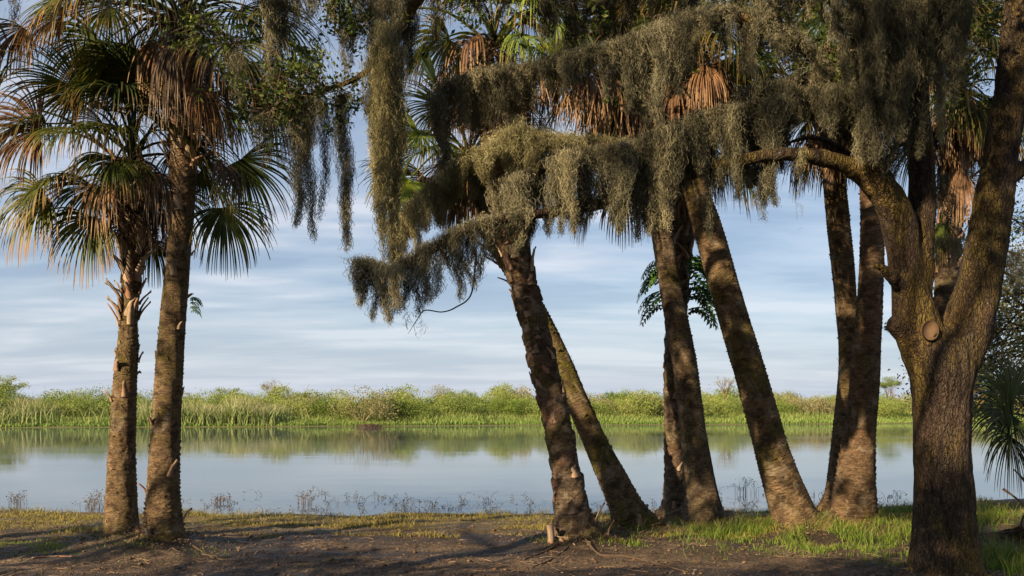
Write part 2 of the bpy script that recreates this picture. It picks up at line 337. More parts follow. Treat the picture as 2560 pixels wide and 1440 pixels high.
def leaves(mb, C, size, rng, rnd=None, flat=0.0, aspect=0.5):
    """C (n,3): each a folded four-cornered leaf, random facing"""
    n = len(C); a = unit(rng.normal(size=(n, 3)) * np.array([1, 1, 1 - flat])); b = unit(np.cross(a, rng.normal(size=(n, 3)))); c = np.cross(a, b)
    s = (size * rng.uniform(0.6, 1.3, n))[:, None]
    V = np.stack([C - a * s * 0.5, C + b * s * aspect * 0.5 + c * s * 0.08, C + a * s * 0.5, C - b * s * aspect * 0.5 + c * s * 0.08], 1).reshape(-1, 3)
    r = rng.uniform(0, 1, n) if rnd is None else np.clip(rnd + rng.normal(0, 0.12, n), 0, 1)
    mb.add(V, np.arange(4 * n).reshape(-1, 4), rnd=np.repeat(r, 4), t=np.zeros(4 * n))
def stick(mb, pts, r0, r1, seg=5, n=10, rnd=0.5):
    C = spline(pts, n); R = np.linspace(r0, r1, n); V, Q, T, _ = tube(C, R, seg); mb.add(V, Q, T, rnd=rnd, t=0.0)

# ------------------------------------------------------------------ palms
def frond(palm, A, H, L, seed, spread=105, droop=0.9, m=M_FG, name='frond', roll=0.0, nseg=60, fold=0.35, curl=0.0, face=False):
    """one fan leaf: stalk from crown A to hub H, blade of pleated segments that droop with gravity"""
    rng = np.random.default_rng(seed); A = np.array(A, float); H = np.array(H, float)
    mb = MB(); D = H - A; ln = np.linalg.norm(D); mid = A + D * 0.5 + np.array([0, 0, 0.16 * ln])
    C = spline([A, mid, H], 9); V, Q, T, _ = tube(C, np.linspace(0.022, 0.009, 9), 5); mb.add(V, Q, T, rnd=0.3, t=0.0)
    d = unit(C[-1] - C[-2] + 1e-6); up = np.array([0, 0, 1.0])
    s = np.cross(d, up); s = unit(s if np.linalg.norm(s) > 0.15 else np.array([1.0, 0.2, 0])); n = np.cross(s, d)
    if face:
        n = np.array([0.25, -1.0, 0.35]) + rng.normal(0, 0.12, 3); n = unit(n - d * np.dot(n, d)); s = np.cross(d, n)
    cr, sr = math.cos(roll), math.sin(roll); s, n = s * cr + n * sr, n * cr - s * sr
    th = np.radians(np.linspace(-spread, spread, nseg)) + rng.normal(0, 0.012, nseg)
    dth = math.radians(2 * spread / nseg)
    Ls = L * (1 - 0.28 * (np.abs(th) / math.radians(130)) ** 1.5) * rng.uniform(0.9, 1.06, nseg)
    di = np.cos(th)[:, None] * d + np.sin(th)[:, None] * s + n * (fold * (np.abs(np.sin(th)) ** 1.3))[:, None]
    di = unit(di); pos = np.repeat((H)[None], nseg, 0); K = 9; rows = []; tt = []
    g = np.array([0, 0, -1.0]); dr = droop * rng.uniform(0.6, 1.45, nseg)
    tw = rng.normal(0, 0.25, nseg); lat = unit(rng.normal(size=(nseg, 3))) * curl
    nn = np.repeat(n[None], nseg, 0)
    for k in range(K + 1):
        f = k / K; sl = unit(np.cross(di, nn)); up_ = np.cross(sl, di)
        r = f * Ls
        w = np.where(f < 0.38, r * dth * 1.08, L * 0.38 * dth * 1.08 * np.clip((1.02 - f) / 0.64, 0.03, 1) ** 0.9) * 0.5 + 0.0015
        a = tw * max(0, f - 0.4) * 2; sl2 = sl * np.cos(a)[:, None] + up_ * np.sin(a)[:, None]
        rows += [pos - sl2 * w[:, None], pos - up_ * (w * 0.55)[:, None], pos + sl2 * w[:, None]]; tt += [np.full(nseg, f)] * 3
        step = (Ls / K)[:, None]
        di = unit(di + g * (dr * (0.05 + 0.5 * f ** 1.3) * 0.9)[:, None] + lat * f * 0.25); pos = pos + di * step
    V = np.stack(rows, 1).reshape(-1, 3); T = np.stack(tt, 1).ravel(); b = np.arange(nseg)[:, None, None] * (3 * (K + 1))
    q = np.array([[3 * k + j, 3 * k + j + 1, 3 * k + j + 4, 3 * k + j + 3] for k in range(K) for j in range(2)])
    base = rng.uniform(0.1, 0.5)
    mb.add(V, (b + q[None]).reshape(-1, 4), rnd=np.repeat(np.clip(base + rng.normal(0, 0.22, nseg), 0, 1), 3 * (K + 1)), t=T)
    return mb.build(name, m, palm)

def palm_trunk(palm, pts, Y, style, m, seed, boots=(), lean_y=0.0, ringsp=0.055, amp=1.0):
    """pts: (px, py, width px); style 'ring' or 'boot'"""
    rng = np.random.default_rng(seed); rows = []
    for px, py, w in pts:
        p = P(px, py, Y); rows.append((p.x, p.y + lean_y * max(0, p.z), p.z, w / 2 / F * Y))
    rows[0] = rows[0][:3] + (rows[0][3] * 1.42,); rows[1] = rows[1][:3] + (rows[1][3] * 1.14,)
    rows = [(rows[0][0], rows[0][1], rows[0][2] - 0.35, rows[0][3] * 1.15)] + rows
    ln = sum(math.dist(a[:3], b[:3]) for a, b in zip(rows, rows[1:])); n = int(ln / 0.0125)
    S_ = spline(rows, n); C = S_[:, :3]; R = np.abs(S_[:, 3]); vn = vnoise(seed); vn2 = vnoise(seed + 50)
    sp = ringsp * (1 + 0.0 * R)
    def disp(th, v):
        wob = 0.5 * vn(th, v * 0.25) + 0.25 * vn2(th * 2, v * 0.6)
        if style == 'ring':
            am = np.clip(0.65 + 0.9 * vn2(th, v * 0.22) + 0.5 * np.sin(v * 1.7 + seed), 0.12, 1.3)
            ph = v / ringsp + wob * 1.8 + 1.3 * np.sin(v * 2.3 + seed) + 0.7 * np.sin(v * 6.1 + seed * 2); fr = ph - np.floor(ph); cell = np.floor(ph)
            keep = 0.35 + 0.65 * np.abs(np.sin(cell * 12.9898 + 3 * np.sin(th * 2 + cell)))
            d = 0.82 + amp * (0.065 * keep * am * fr ** 3 + 0.03 * vn2(th * 3, v * 1.5)) + 0.035 * vn(th, v * 0.3)
            return d + 0.03 * am * np.maximum(0, np.sin(th * 13 + 5 * np.sin(cell * 7.7))) * (fr > 0.7)
        # criss-cross leaf bases
        a = th * 4 / (2 * math.pi) * 1.0 + v / 0.26 + 0.05 * vn(th, v); b = -th * 4 / (2 * math.pi) + v / 0.26 + 0.05 * vn2(th, v)
        fa = a - np.floor(a); fb = b - np.floor(b); e = np.minimum(np.minimum(fa, fb), np.minimum(1 - fa, 1 - fb))
        key = np.sin(np.floor(a) * 12.98 + np.floor(b) * 78.2) * 0.5 + 0.5
        hgt = np.clip(e * 5, 0, 1) * (0.25 + 0.75 * (fa + fb) / 2) * (0.5 + key)
        return 0.85 + amp * 0.17 * hgt + 0.03 * vn(th, v * 0.4) + 0.02 * vn2(th * 5, v * 4)
    V, Q, T, uv = tube(C, R, 56, disp)
    mb = MB(); mb.add(V, Q, T); U = [uv]
    # ragged fibres and bits of old leaf base that break the outline
    tan = unit(np.gradient(C, axis=0)); nb = int(ln * (95 if style == 'ring' else 45))
    for k in range(nb):
        i = rng.integers(25, n - 2); th = rng.uniform(0, 2 * math.pi); x = unit(np.cross(tan[i], [0, 1, 0.03])); y = np.cross(tan[i], x)
        o_ = math.cos(th) * x + math.sin(th) * y; sd_ = np.cross(tan[i], o_); r = R[i] * (0.83 if style == 'ring' else 0.94)
        w = rng.uniform(0.008, 0.05); l = rng.uniform(0.012, 0.055) * amp; out_ = rng.uniform(0.004, 0.036) * amp * rng.random()
        c = C[i] + o_ * r
        mb.add([c - sd_ * w, c + sd_ * w, c + sd_ * w * 0.5 + tan[i] * l + o_ * out_, c - sd_ * w * 0.3 + tan[i] * l * 0.8 + o_ * out_], [(0, 1, 2, 3)])
        U.append(np.array([[th / 5.2, i * .0125]] * 4))
    c0 = C[min(n - 1, int(0.42 / 0.0125))]; r0 = R[min(n - 1, int(0.42 / 0.0125))]
    for k in range(70):                   # the fringe of old roots round the foot
        th = rng.uniform(0, 2 * math.pi); o_ = np.array([math.cos(th), math.sin(th), 0]); a0 = c0 + o_ * r0 * 0.85 + [0, 0, rng.uniform(-0.04, 0.10)]; e = c0 + o_ * r0 * rng.uniform(1.1, 1.9) + rng.normal(size=3) * [.04, .04, 0]; e[2] = gz(e[0], e[1]) - 0.01
        mid_ = (a0 + e) / 2 + o_ * .02 + [0, 0, .015]; CC = spline([a0, mid_, e], 6); V_, Q_, T_, uv_ = tube(CC, np.linspace(.011, .006, 6), 4); mb.add(V_, Q_, T_); U.append(uv_)
    o = mb.build('trunk', m, palm, uv=np.vstack(U), smooth=True)
    # leaf bases: (fraction from, fraction to, count, length, flare)
    for bt in boots:
        f0, f1, cnt, bl = bt[:4]; flr = bt[4] if len(bt) > 4 else (0.15, 0.75)
        for k in range(cnt):
            i = int((f0 + (f1 - f0) * (k + rng.uniform(0, 0.9)) / cnt) * (n - 2)); th = k * 2.399 + rng.normal(0, 0.3)
            x = unit(np.cross(tan[i], [0, 1, 0.03])); y = np.cross(tan[i], x); o_ = math.cos(th) * x + math.sin(th) * y; sd_ = np.cross(tan[i], o_)
            l = bl * rng.uniform(0.5, 1.25); w0 = rng.uniform(0.035, 0.062); fl = rng.uniform(*flr); sk = rng.normal(0, 0.45)
            c0 = C[i] + o_ * R[i] * (0.78 if style == 'ring' else 0.88); sec = []
            for q in range(6):
                f = q / 5; c = c0 + tan[i] * l * f + o_ * (l * fl * f ** 1.6 + 0.012) + sd_ * (sk * l * f * f); w = w0 * (1 - 0.3 * f - 0.3 * f ** 4) * (1 + 0.15 * rng.normal()); h = 0.016 * (1 - 0.5 * f)
                nrm = unit(o_ - tan[i] * fl * f)
                sec.append([c - sd_ * w, c + nrm * h, c + sd_ * w, c - nrm * h])
            sec[-1][0] = sec[-1][0] + tan[i] * rng.uniform(-.03, .03); sec[-1][2] = sec[-1][2] + tan[i] * rng.uniform(-.03, .03)
            V = np.array(sec).reshape(-1, 3); q4 = [[4 * a + b, 4 * a + (b + 1) % 4, 4 * a + 4 + (b + 1) % 4, 4 * a + 4 + b] for a in range(5) for b in range(4)] + [[20, 21, 22, 23]]
            mk('leaf_base', V, np.array(q4), M_BASE, palm)
    return C, R

def crown(palm, top, seed, green=16, dead=9, L=0.95, stalk=0.95, greens=M_FG, deadm=M_FD, elmin=-35, elmax=75, skip=None):
    rng = np.random.default_rng(seed); top = np.array(top)
    for k in range(green):
        az = k * 2.399 + rng.normal(0, 0.15) + seed; f = k / max(1, green - 1); el = math.radians(elmax + (elmin - elmax) * f + rng.normal(0, 5))
        sl = stalk * rng.uniform(0.8, 1.15); d = np.array([math.cos(az) * math.cos(el), math.sin(az) * math.cos(el), math.sin(el)])
        H = top + d * sl + np.array([0, 0, -0.12 * sl * f])
        frond(palm, top + np.array([0, 0, 0.15 * (1 - f)]), H, L * rng.uniform(0.85, 1.1), seed * 100 + k, rng.uniform(88, 115), 0.55 + 0.75 * f + rng.uniform(-.1, .25), greens if rng.random() > 0.3 * f else M_FY, roll=rng.normal(0, 0.25))
    for k in range(dead):
        az = k * 2.399 + rng.normal(0, 0.2) + 1; el = math.radians(rng.uniform(-72, -35)); sl = stalk * rng.uniform(0.35, 0.75)
        d = np.array([math.cos(az) * math.cos(el), math.sin(az) * math.cos(el), math.sin(el)])
        frond(palm, top - np.array([0, 0, 0.05]), top + d * sl, L * rng.uniform(0.7, 1.0), seed * 100 + 60 + k, rng.uniform(35, 70), rng.uniform(1.6, 2.6), deadm if rng.random() > 0.3 else M_FGREY, 'dead_frond', rng.normal(0, 0.5), nseg=30, fold=0.6, curl=0.6)

def thatch(palm, top, ln, r, n, seed, m=None):
    """tangle of dead stalks and fibres under a crown"""
    rng = np.random.default_rng(seed); top = np.array(top); a = rng.uniform(0, 6.28, n); o_ = np.stack([np.cos(a), np.sin(a), np.zeros(n)], 1)
    pos = top + o_ * 0.10 + np.stack([np.zeros(n), np.zeros(n), -rng.uniform(0, ln, n)], 1); d = unit(o_ * rng.uniform(.2, 1.6, (n, 1)) + rng.normal(size=(n, 3)) * .4 + [0, 0, .2]); w = rng.uniform(.002, .008, n); L = rng.uniform(.3, 1.2, n) * r; rows = []
    for k in range(6):
        sd_ = unit(np.cross(d, rng.normal(size=(n, 3)))) * (w * (1 - k / 6.5))[:, None]; rows += [pos - sd_, pos + sd_]; pos = pos + d * (L / 5)[:, None]; d = unit(d + rng.normal(size=(n, 3)) * .28 + [0, 0, -.42])
    V = np.stack(rows, 1).reshape(-1, 3); b = (np.arange(n)[:, None] * 12 + 2 * np.arange(5)[None]).ravel(); mb = MB(); mb.add(V, np.stack([b, b + 1, b + 3, b + 2], 1), rnd=np.repeat(rng.uniform(0, 1, n), 12), t=0.)
    return tag(mb.build('fibre_tangle', m or M_TWIG, palm), kind='stuff')
def base_of(pts, Y): p = P(pts[0][0], pts[0][1], Y); return (p.x, p.y, gz(p.x, p.y))
GP = 'cabbage palms along the lake shore'
def palm(label, pts, Y, style, m, seed, boots=(), **k):
    t = thing('palm_tree', label, 'palm tree', base_of(pts, Y), GP)
    C, R = palm_trunk(t, pts, Y, style, m, seed, boots, **k)
    return t, C, R
def pf(t, A, H, Y0, L, seed, dY=0.0, **k):        # a frond placed between two points seen in the photo
    a = P(A[0], A[1], Y0); h = P(H[0], H[1], Y0 + dY); return frond(t, a, h, L, seed, **k)

# 1 leftmost palm
Y1 = 10.4
p1, C, R = palm('leftmost palm, short leaning-straight trunk with pale peeling leaf bases under a ragged crown', [(302, 1365, 112), (303, 1330, 92), (305, 1150, 78), (313, 960, 66), (320, 870, 60), (322, 800, 50), (328, 700, 54), (334, 600, 66), (334, 500, 80), (332, 430, 80)], Y1, 'ring', M_RING, 11,
    boots=[(0.36, 0.48, 6, 0.16), (0.58, 0.76, 34, 0.22), (0.76, 0.99, 60, 0.28)], ringsp=0.045)
ctr = P(332, 400, Y1)
thatch(p1, P(333, 400, Y1), .95, .5, 1500, 1); crown(p1, ctr, 21, 20, 5, 0.9, 0.9, elmin=-15, elmax=80)
D = dict(droop=1.5, spread=95)
pf(p1, (330, 450), (115, 490), Y1, 0.95, 2101, -0.3, face=True, m=M_FY, spread=100, droop=1.5)
pf(p1, (330, 450), (235, 545), Y1, 0.88, 2102, -0.2, face=True, m=M_FY, spread=95, droop=1.3)
pf(p1, (330, 430), (100, 325), Y1, 0.95, 2103, -0.4, face=True, m=M_FD, name='dead_frond', spread=95, droop=1.3)
pf(p1, (330, 430), (200, 425), Y1, 0.65, 2104, -0.3, m=M_FGREY, name='dead_frond', spread=70, droop=2.2, nseg=30, curl=.5)
pf(p1, (330, 430), (390, 430), Y1, 0.85, 2105, -0.5, m=M_FGREY, name='dead_frond', spread=55, droop=2.6, nseg=30, curl=.5)
pf(p1, (330, 430), (-20, 270), Y1, 1.0, 2106, -0.2, face=True, m=M_FG, spread=105, droop=0.8)
pf(p1, (330, 430), (230, 270), Y1, 0.95, 2107, 0.3, m=M_FG, spread=105, droop=0.5)
pf(p1, (330, 450), (380, 600), Y1, 0.6, 2108, 0.4, face=True, m=M_FG, spread=90, droop=1.6)
pf(p1, (330, 430), (430, 270), Y1, 0.9, 2109, 0.5, m=M_FG, spread=100, droop=0.5)
pf(p1, (330, 430), (300, 330), Y1, 0.9, 2110, -0.6, m=M_FG, spread=60, droop=1.5)
# 2 second palm
Y2 = 9.9
p2, C, R = palm('second palm from the left, taller trunk with rusty top and long brown dead fronds', [(412, 1385, 150), (410, 1345, 112), (409, 1200, 92), (424, 900, 78), (446, 650, 70), (457, 480, 72), (458, 410, 78), (460, 300, 74), (462, 100, 74)], Y2, 'ring', M_RING, 12,
    boots=[(0.05, 0.30, 5, 0.12), (0.30, 0.42, 5, 0.16), (0.42, 0.70, 9, 0.13), (0.76, 0.98, 46, 0.26)], ringsp=0.05)
ctr = P(462, 60, Y2)
thatch(p2, P(462, 40, Y2), 1.3, 0.5, 1300, 2); crown(p2, ctr, 22, 24, 5, 1.05, 1.05, elmin=-30, elmax=75)
pf(p2, (460, 90), (435, 100), Y2, 1.15, 2201, -0.4, m=M_FGREY, name='dead_frond', spread=24, droop=2.6, nseg=30, curl=.5)
pf(p2, (460, 160), (495, 200), Y2, 0.95, 2202, -0.35, m=M_FD, name='dead_frond', spread=36, droop=1.9, nseg=34, curl=.4)
pf(p2, (460, 200), (560, 270), Y2, 0.55, 2213, -0.2, m=M_FD, name='dead_frond', spread=40, droop=2.2, nseg=24, curl=.4)
pf(p2, (450, 60), (160, 40), Y2, 0.85, 2203, -0.5, m=M_FD, name='dead_frond', spread=95, droop=1.6, nseg=44)
pf(p2, (450, 60), (60, 70), Y2, 0.8, 2204, 0.1, m=M_FD, name='dead_frond', spread=80, droop=1.7, nseg=36)
pf(p2, (450, 60), (250, 110), Y2, 1.0, 2205, 0.2, face=True, m=M_FG, spread=100, droop=1.3)
pf(p2, (450, 40), (330, -60), Y2, 1.15, 2206, -0.6, m=M_FG, spread=100, droop=1.4)
pf(p2, (450, 60), (360, 130), Y2, 1.0, 2207, 0.5, m=M_FG, spread=90, droop=1.5)
pf(p2, (450, 40), (-60, 20), Y2, 1.1, 2208, -0.2, m=M_FG, spread=100, droop=1.3)
pf(p2, (470, 300), (600, 400), Y2, 0.9, 2209, 0.2, face=True, m=M_FG, spread=95, droop=0.8)
pf(p2, (470, 330), (560, 520), Y2, 0.85, 2210, 0.1, face=True, m=M_FG, spread=100, droop=1.1)
pf(p2, (470, 320), (550, 400), Y2, 0.6, 2211, -0.3, m=M_FGREY, name='dead_frond', spread=60, droop=2.0, nseg=30, curl=.5)
pf(p2, (470, 150), (580, 180), Y2, 0.95, 2212, 0.3, m=M_FG, spread=100, droop=1.0)
# 3 and 4 the crossing pair
Y3, Y4 = 10.45, 11.7
p3, C, R = palm('centre palm, rough trunk covered in criss-cross leaf bases leaning left over its crossing neighbour', [(1450, 1372, 140), (1440, 1330, 112), (1420, 1210, 84), (1391, 1050, 76), (1362, 930, 76), (1333, 800, 74), (1306, 700, 74), (1284, 600, 80), (1264, 500, 84), (1245, 400, 84), (1236, 180, 80)], Y3, 'boot', M_BOOT, 13,
    boots=[(0.06, 0.24, 12, 0.2, (0.2, 1.0)), (0.24, 0.42, 5, 0.15, (0, .2)), (0.40, 0.64, 30, 0.15, (-.04, 0.06)), (0.64, 0.98, 50, 0.22, (0, 0.4))])
ctr = P(1236, 120, Y3); thatch(p3, P(1236, 100, Y3), 1.2, 0.55, 1200, 3); crown(p3, ctr, 23, 15, 12, 0.85, 0.75, elmin=0, elmax=75)
pf(p3, (1236, 120), (1190, 90), Y3, 0.8, 2301, -0.5, m=M_FD, name='dead_frond', spread=40, droop=2.3, nseg=24, curl=.4)
pf(p3, (1236, 120), (1130, 150), Y3, 0.75, 2302, -0.3, m=M_FGREY, name='dead_frond', spread=30, droop=2.5, nseg=20, curl=.3)
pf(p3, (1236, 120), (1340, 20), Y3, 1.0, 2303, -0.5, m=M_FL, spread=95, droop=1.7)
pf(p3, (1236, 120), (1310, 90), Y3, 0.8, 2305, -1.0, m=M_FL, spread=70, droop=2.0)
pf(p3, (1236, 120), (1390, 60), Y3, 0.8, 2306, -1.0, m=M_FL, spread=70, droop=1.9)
pf(p3, (1236, 120), (1000, 20), Y3, 0.9, 2304, -0.2, m=M_FY, spread=95, droop=1.4)
p4, C, R = palm('mossy palm leaning steeply left behind the rough centre palm', [(1585, 1322, 120), (1570, 1280, 96), (1500, 1130, 76), (1442, 1000, 68), (1400, 900, 64), (1352, 800, 60), (1298, 700, 58), (1240, 600, 60), (1200, 500, 62), (1180, 430, 62)], Y4, 'ring', palm_bark('mossy palm bark', (0.115, 0.073, 0.045), (0.25, 0.185, 0.11), (0.17, 0.11, 0.07), 0.38, 40), 14,
    boots=[(0.06, 0.16, 8, 0.18), (0.7, 0.98, 34, 0.25)])
ctr = P(1175, 400, Y4); thatch(p4, P(1180, 380, Y4), 0.8, 0.5, 800, 4); crown(p4, ctr, 24, 17, 8, 0.9, 0.8, greens=M_FY, elmin=-25, elmax=75)
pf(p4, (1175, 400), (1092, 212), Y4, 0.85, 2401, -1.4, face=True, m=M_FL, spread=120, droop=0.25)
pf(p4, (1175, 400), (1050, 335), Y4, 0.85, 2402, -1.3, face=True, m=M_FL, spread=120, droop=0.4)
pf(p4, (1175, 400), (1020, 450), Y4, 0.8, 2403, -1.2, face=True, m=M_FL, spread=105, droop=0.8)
pf(p4, (1175, 400), (1105, 410), Y4, 0.7, 2404, -0.5, m=M_FGREY, name='dead_frond', spread=70, droop=1.3, nseg=34)
pf(p4, (1175, 420), (1210, 470), Y4, 0.7, 2405, -0.5, m=M_FGREY, name='dead_frond', spread=50, droop=2.3, nseg=26)
pf(p4, (1175, 420), (1390, 470), Y4, 0.8, 2406, 0.1, m=M_FG, spread=70, droop=2.2)
# 5 a/b
Y5, Y6 = 13.2, 12.3
p5, C, R = palm('slim upright palm with shaggy leaf bases behind the smoother ringed one', [(1692, 1285, 84), (1690, 1240, 60), (1686, 1100, 54), (1684, 950, 52), (1690, 800, 56), (1700, 650, 64), (1702, 520, 74), (1704, 380, 76)], Y5, 'boot', M_BOOT, 15, boots=[(0.1, 0.6, 16, 0.14, (0, .3)), (0.6, 0.98, 50, 0.26, (.05, .6))])
ctr = P(1704, 330, Y5); thatch(p5, P(1704, 320, Y5), 1.5, 0.5, 1400, 5); crown(p5, ctr, 25, 18, 14, 1.0, 0.9, elmin=-20, elmax=75)
p6, C, R = palm('grey ringed palm leaning slightly left in front of the slim shaggy one', [(1765, 1312, 150), (1758, 1275, 104), (1735, 1100, 80), (1710, 900, 73), (1682, 750, 67), (1652, 570, 62), (1620, 420, 64), (1590, 250, 66)], Y6, 'ring', palm_bark('grey ringed bark', (0.11, 0.082, 0.055), (0.22, 0.17, 0.11), (0.16, 0.11, 0.075), 0.2, 48), 16, boots=[(0.85, 0.99, 30, 0.25)], ringsp=0.038, amp=0.7)
ctr = P(1585, 200, Y6); thatch(p6, P(1588, 180, Y6), 1.3, 0.6, 1500, 6); crown(p6, ctr, 26, 18, 16, 1.0, 0.9, elmin=-20, elmax=75)
pf(p6, (1590, 330), (1560, 460), Y6, 0.95, 2601, -0.2, face=True, m=M_FD, name='dead_frond', spread=60, droop=1.6, nseg=34)
pf(p6, (1585, 200), (1480, 190), Y6, 0.9, 2602, -0.6, m=M_FD, name='dead_frond', spread=42, droop=2.6, nseg=30)
pf(p6, (1585, 200), (1500, 230), Y6, 0.9, 2603, -0.7, m=M_FD, name='dead_frond', spread=42, droop=2.6, nseg=30)
pf(p6, (1585, 200), (1430, 170), Y6, 0.95, 2604, -0.4, m=M_FD, name='dead_frond', spread=50, droop=2.4, nseg=30)
pf(p6, (1585, 200), (1340, 250), Y6, 0.6, 2605, -0.4, m=M_FD, name='dead_frond', spread=80, droop=1.5, nseg=30)
pf(p6, (1585, 200), (1460, 60), Y6, 0.65, 2606, -0.8, m=M_FD, name='dead_frond', spread=45, droop=2.6, nseg=30)
pf(p6, (1585, 330), (1480, 500), Y6, 0.7, 2607, -0.2, m=M_FY, spread=80, droop=1.2)
pf(p6, (1560, 130), (1455, 150), Y6, 1.0, 2620, -1.5, m=M_FD, name='dead_frond', spread=36, droop=2.5, nseg=30, curl=1.1)
pf(p6, (1560, 130), (1490, 170), Y6, 1.0, 2621, -1.6, m=M_FD, name='dead_frond', spread=36, droop=2.5, nseg=30, curl=1.1)
pf(p6, (1570, 130), (1530, 190), Y6, 1.0, 2622, -1.5, m=M_FD, name='dead_frond', spread=36, droop=2.5, nseg=30, curl=1.1)
pf(p6, (1560, 130), (1420, 130), Y6, 1.0, 2623, -1.4, m=M_FD, name='dead_frond', spread=36, droop=2.5, nseg=30, curl=1.1)
pf(p6, (1570, 140), (1580, 210), Y6, 1.0, 2624, -1.4, m=M_FD, name='dead_frond', spread=36, droop=2.5, nseg=30, curl=1.1)
pf(p6, (1560, 150), (1400, 190), Y6, 1.0, 2625, -1.3, m=M_FD, name='dead_frond', spread=36, droop=2.5, nseg=30, curl=1.1)
# 7 the long diagonal
Y7 = 11.1
p7, C, R = palm('thick ringed palm leaning left in a long diagonal, rust red near its foot', [(2010, 1345, 170), (1988, 1300, 126), (1937, 1150, 104), (1880, 950, 94), (1820, 750, 88), (1772, 580, 84), (1728, 430, 68), (1712, 300, 70), (1705, 200, 70)], Y7, 'ring', M_RING, 17, boots=[(0.82, 0.99, 36, 0.25)], ringsp=0.05, amp=0.95)
ctr = P(1730, 130, Y7); thatch(p7, P(1715, 120, Y7), 1.4, 0.5, 1200, 7); crown(p7, ctr, 27, 20, 16, 1.0, 0.9, elmin=-20, elmax=75)
pf(p7, (1730, 130), (1760, 165), Y7, 0.75, 2701, -0.8, m=M_FD, name='dead_frond', spread=48, droop=2.2, nseg=34)
pf(p7, (1730, 330), (1850, 420), Y7, 0.6, 2702, 0.2, m=M_FG, spread=80, droop=1.8)
# 8 and 9
Y8, Y9 = 13.3, 11.3
p8, C, R = palm('slender ringed palm partly hidden behind the thick warm brown one', [(2082, 1285, 70), (2090, 1230, 56), (2104, 1080, 52), (2122, 900, 58), (2112, 720, 64), (2096, 560, 66), (2084, 430, 62), (2080, 330, 62)], Y8, 'ring', M_RING, 18, boots=[(0.84, 0.99, 30, 0.3)], ringsp=0.042)
ctr = P(2078, 290, Y8); crown(p8, ctr, 28, 16, 12, 0.95, 0.8, elmin=-15, elmax=75)
pf(p8, (2080, 400), (2075, 420), Y8, 0.45, 2801, -0.3, m=M_FGREY, name='dead_frond', spread=30, droop=2.4, nseg=14)
p9, C, R = palm('thick warm brown palm standing upright just left of the oak', [(2125, 1350, 190), (2130, 1300, 132), (2145, 1120, 98), (2160, 980, 86), (2172, 800, 76), (2180, 620, 68), (2176, 480, 60), (2172, 300, 60), (2176, 100, 60)], Y9, 'ring', M_RED, 19, boots=[(0.9, 0.99, 20, 0.25)], ringsp=0.06, amp=0.75)
ctr = P(2178, 60, Y9); crown(p9, ctr, 29, 16, 10, 0.95, 0.9, elmin=-25, elmax=75)
# 10 behind the oak
Y10 = 12.6
p10, C, R = palm('palm behind the oak fork with a dark skirt of dead fronds', [(2352, 1290, 80), (2352, 1000, 62), (2362, 800, 60), (2372, 600, 62), (2385, 400, 66), (2392, 280, 66)], Y10, 'boot', M_BOOT, 20, boots=[(0.6, 0.98, 50, 0.28)])
ctr = P(2395, 230, Y10); thatch(p10, P(2393, 230, Y10), 1.5, 0.5, 1400, 10); crown(p10, ctr, 30, 22, 16, 1.0, 0.95, elmin=-30, elmax=75)
pf(p10, (2395, 230), (2440, 260), Y10, 0.95, 3001, -0.6, face=True, m=M_FD, name='dead_frond', spread=85, droop=1.4, nseg=36)
pf(p10, (2395, 230), (2400, 420), Y10, 0.85, 3002, -0.4, m=M_FD, name='dead_frond', spread=40, droop=2.2, nseg=30)
pf(p10, (2395, 430), (2350, 560), Y10, 0.7, 3003, -0.1, m=M_FG, spread=90, droop=1.7)
pf(p10, (2395, 230), (2470, 150), Y10, 0.9, 3004, -0.5, face=True, m=M_FG, spread=105, droop=0.9)
pf(p10, (2395, 230), (2470, 60), Y10, 0.9, 3005, -0.3, m=M_FG, spread=105, droop=0.8)
# young palm at the right edge
Y11 = 10.8
pg = P(2610, 1330, Y11); t11 = thing('young_palm', 'low young palm with fan leaves spreading in from the right edge', 'palm tree', (pg.x, pg.y, gz(pg.x, pg.y)))
C, R = palm_trunk(t11, [(2612, 1340, 90), (2608, 1250, 60), (2602, 1150, 56), (2600, 1090, 50)], Y11, 'boot', M_BOOT, 31, boots=[(0.3, 0.98, 24, 0.3)])
pf(t11, (2600, 1090), (2530, 1035), Y11, 1.0, 3101, -0.3, face=True, m=M_FG, spread=115, droop=0.5)
pf(t11, (2600, 1090), (2525, 1090), Y11, 0.85, 3102, -0.5, face=True, m=M_FG, spread=110, droop=0.9)
pf(t11, (2600, 1090), (2535, 990), Y11, 0.95, 3103, 0.2, face=True, m=M_FG, spread=110, droop=0.5)
pf(t11, (2600, 1090), (2700, 930), Y11, 0.7, 3104, 0.2, m=M_FG, spread=110, droop=0.6)
pf(t11, (2600, 1090), (2620, 880), Y11, 0.7, 3105, 0.5, m=M_FG, spread=110, droop=0.6)
pf(t11, (2600, 1090), (2740, 1050), Y11, 0.7, 3106, -0.3, m=M_FG, spread=110, droop=0.9)

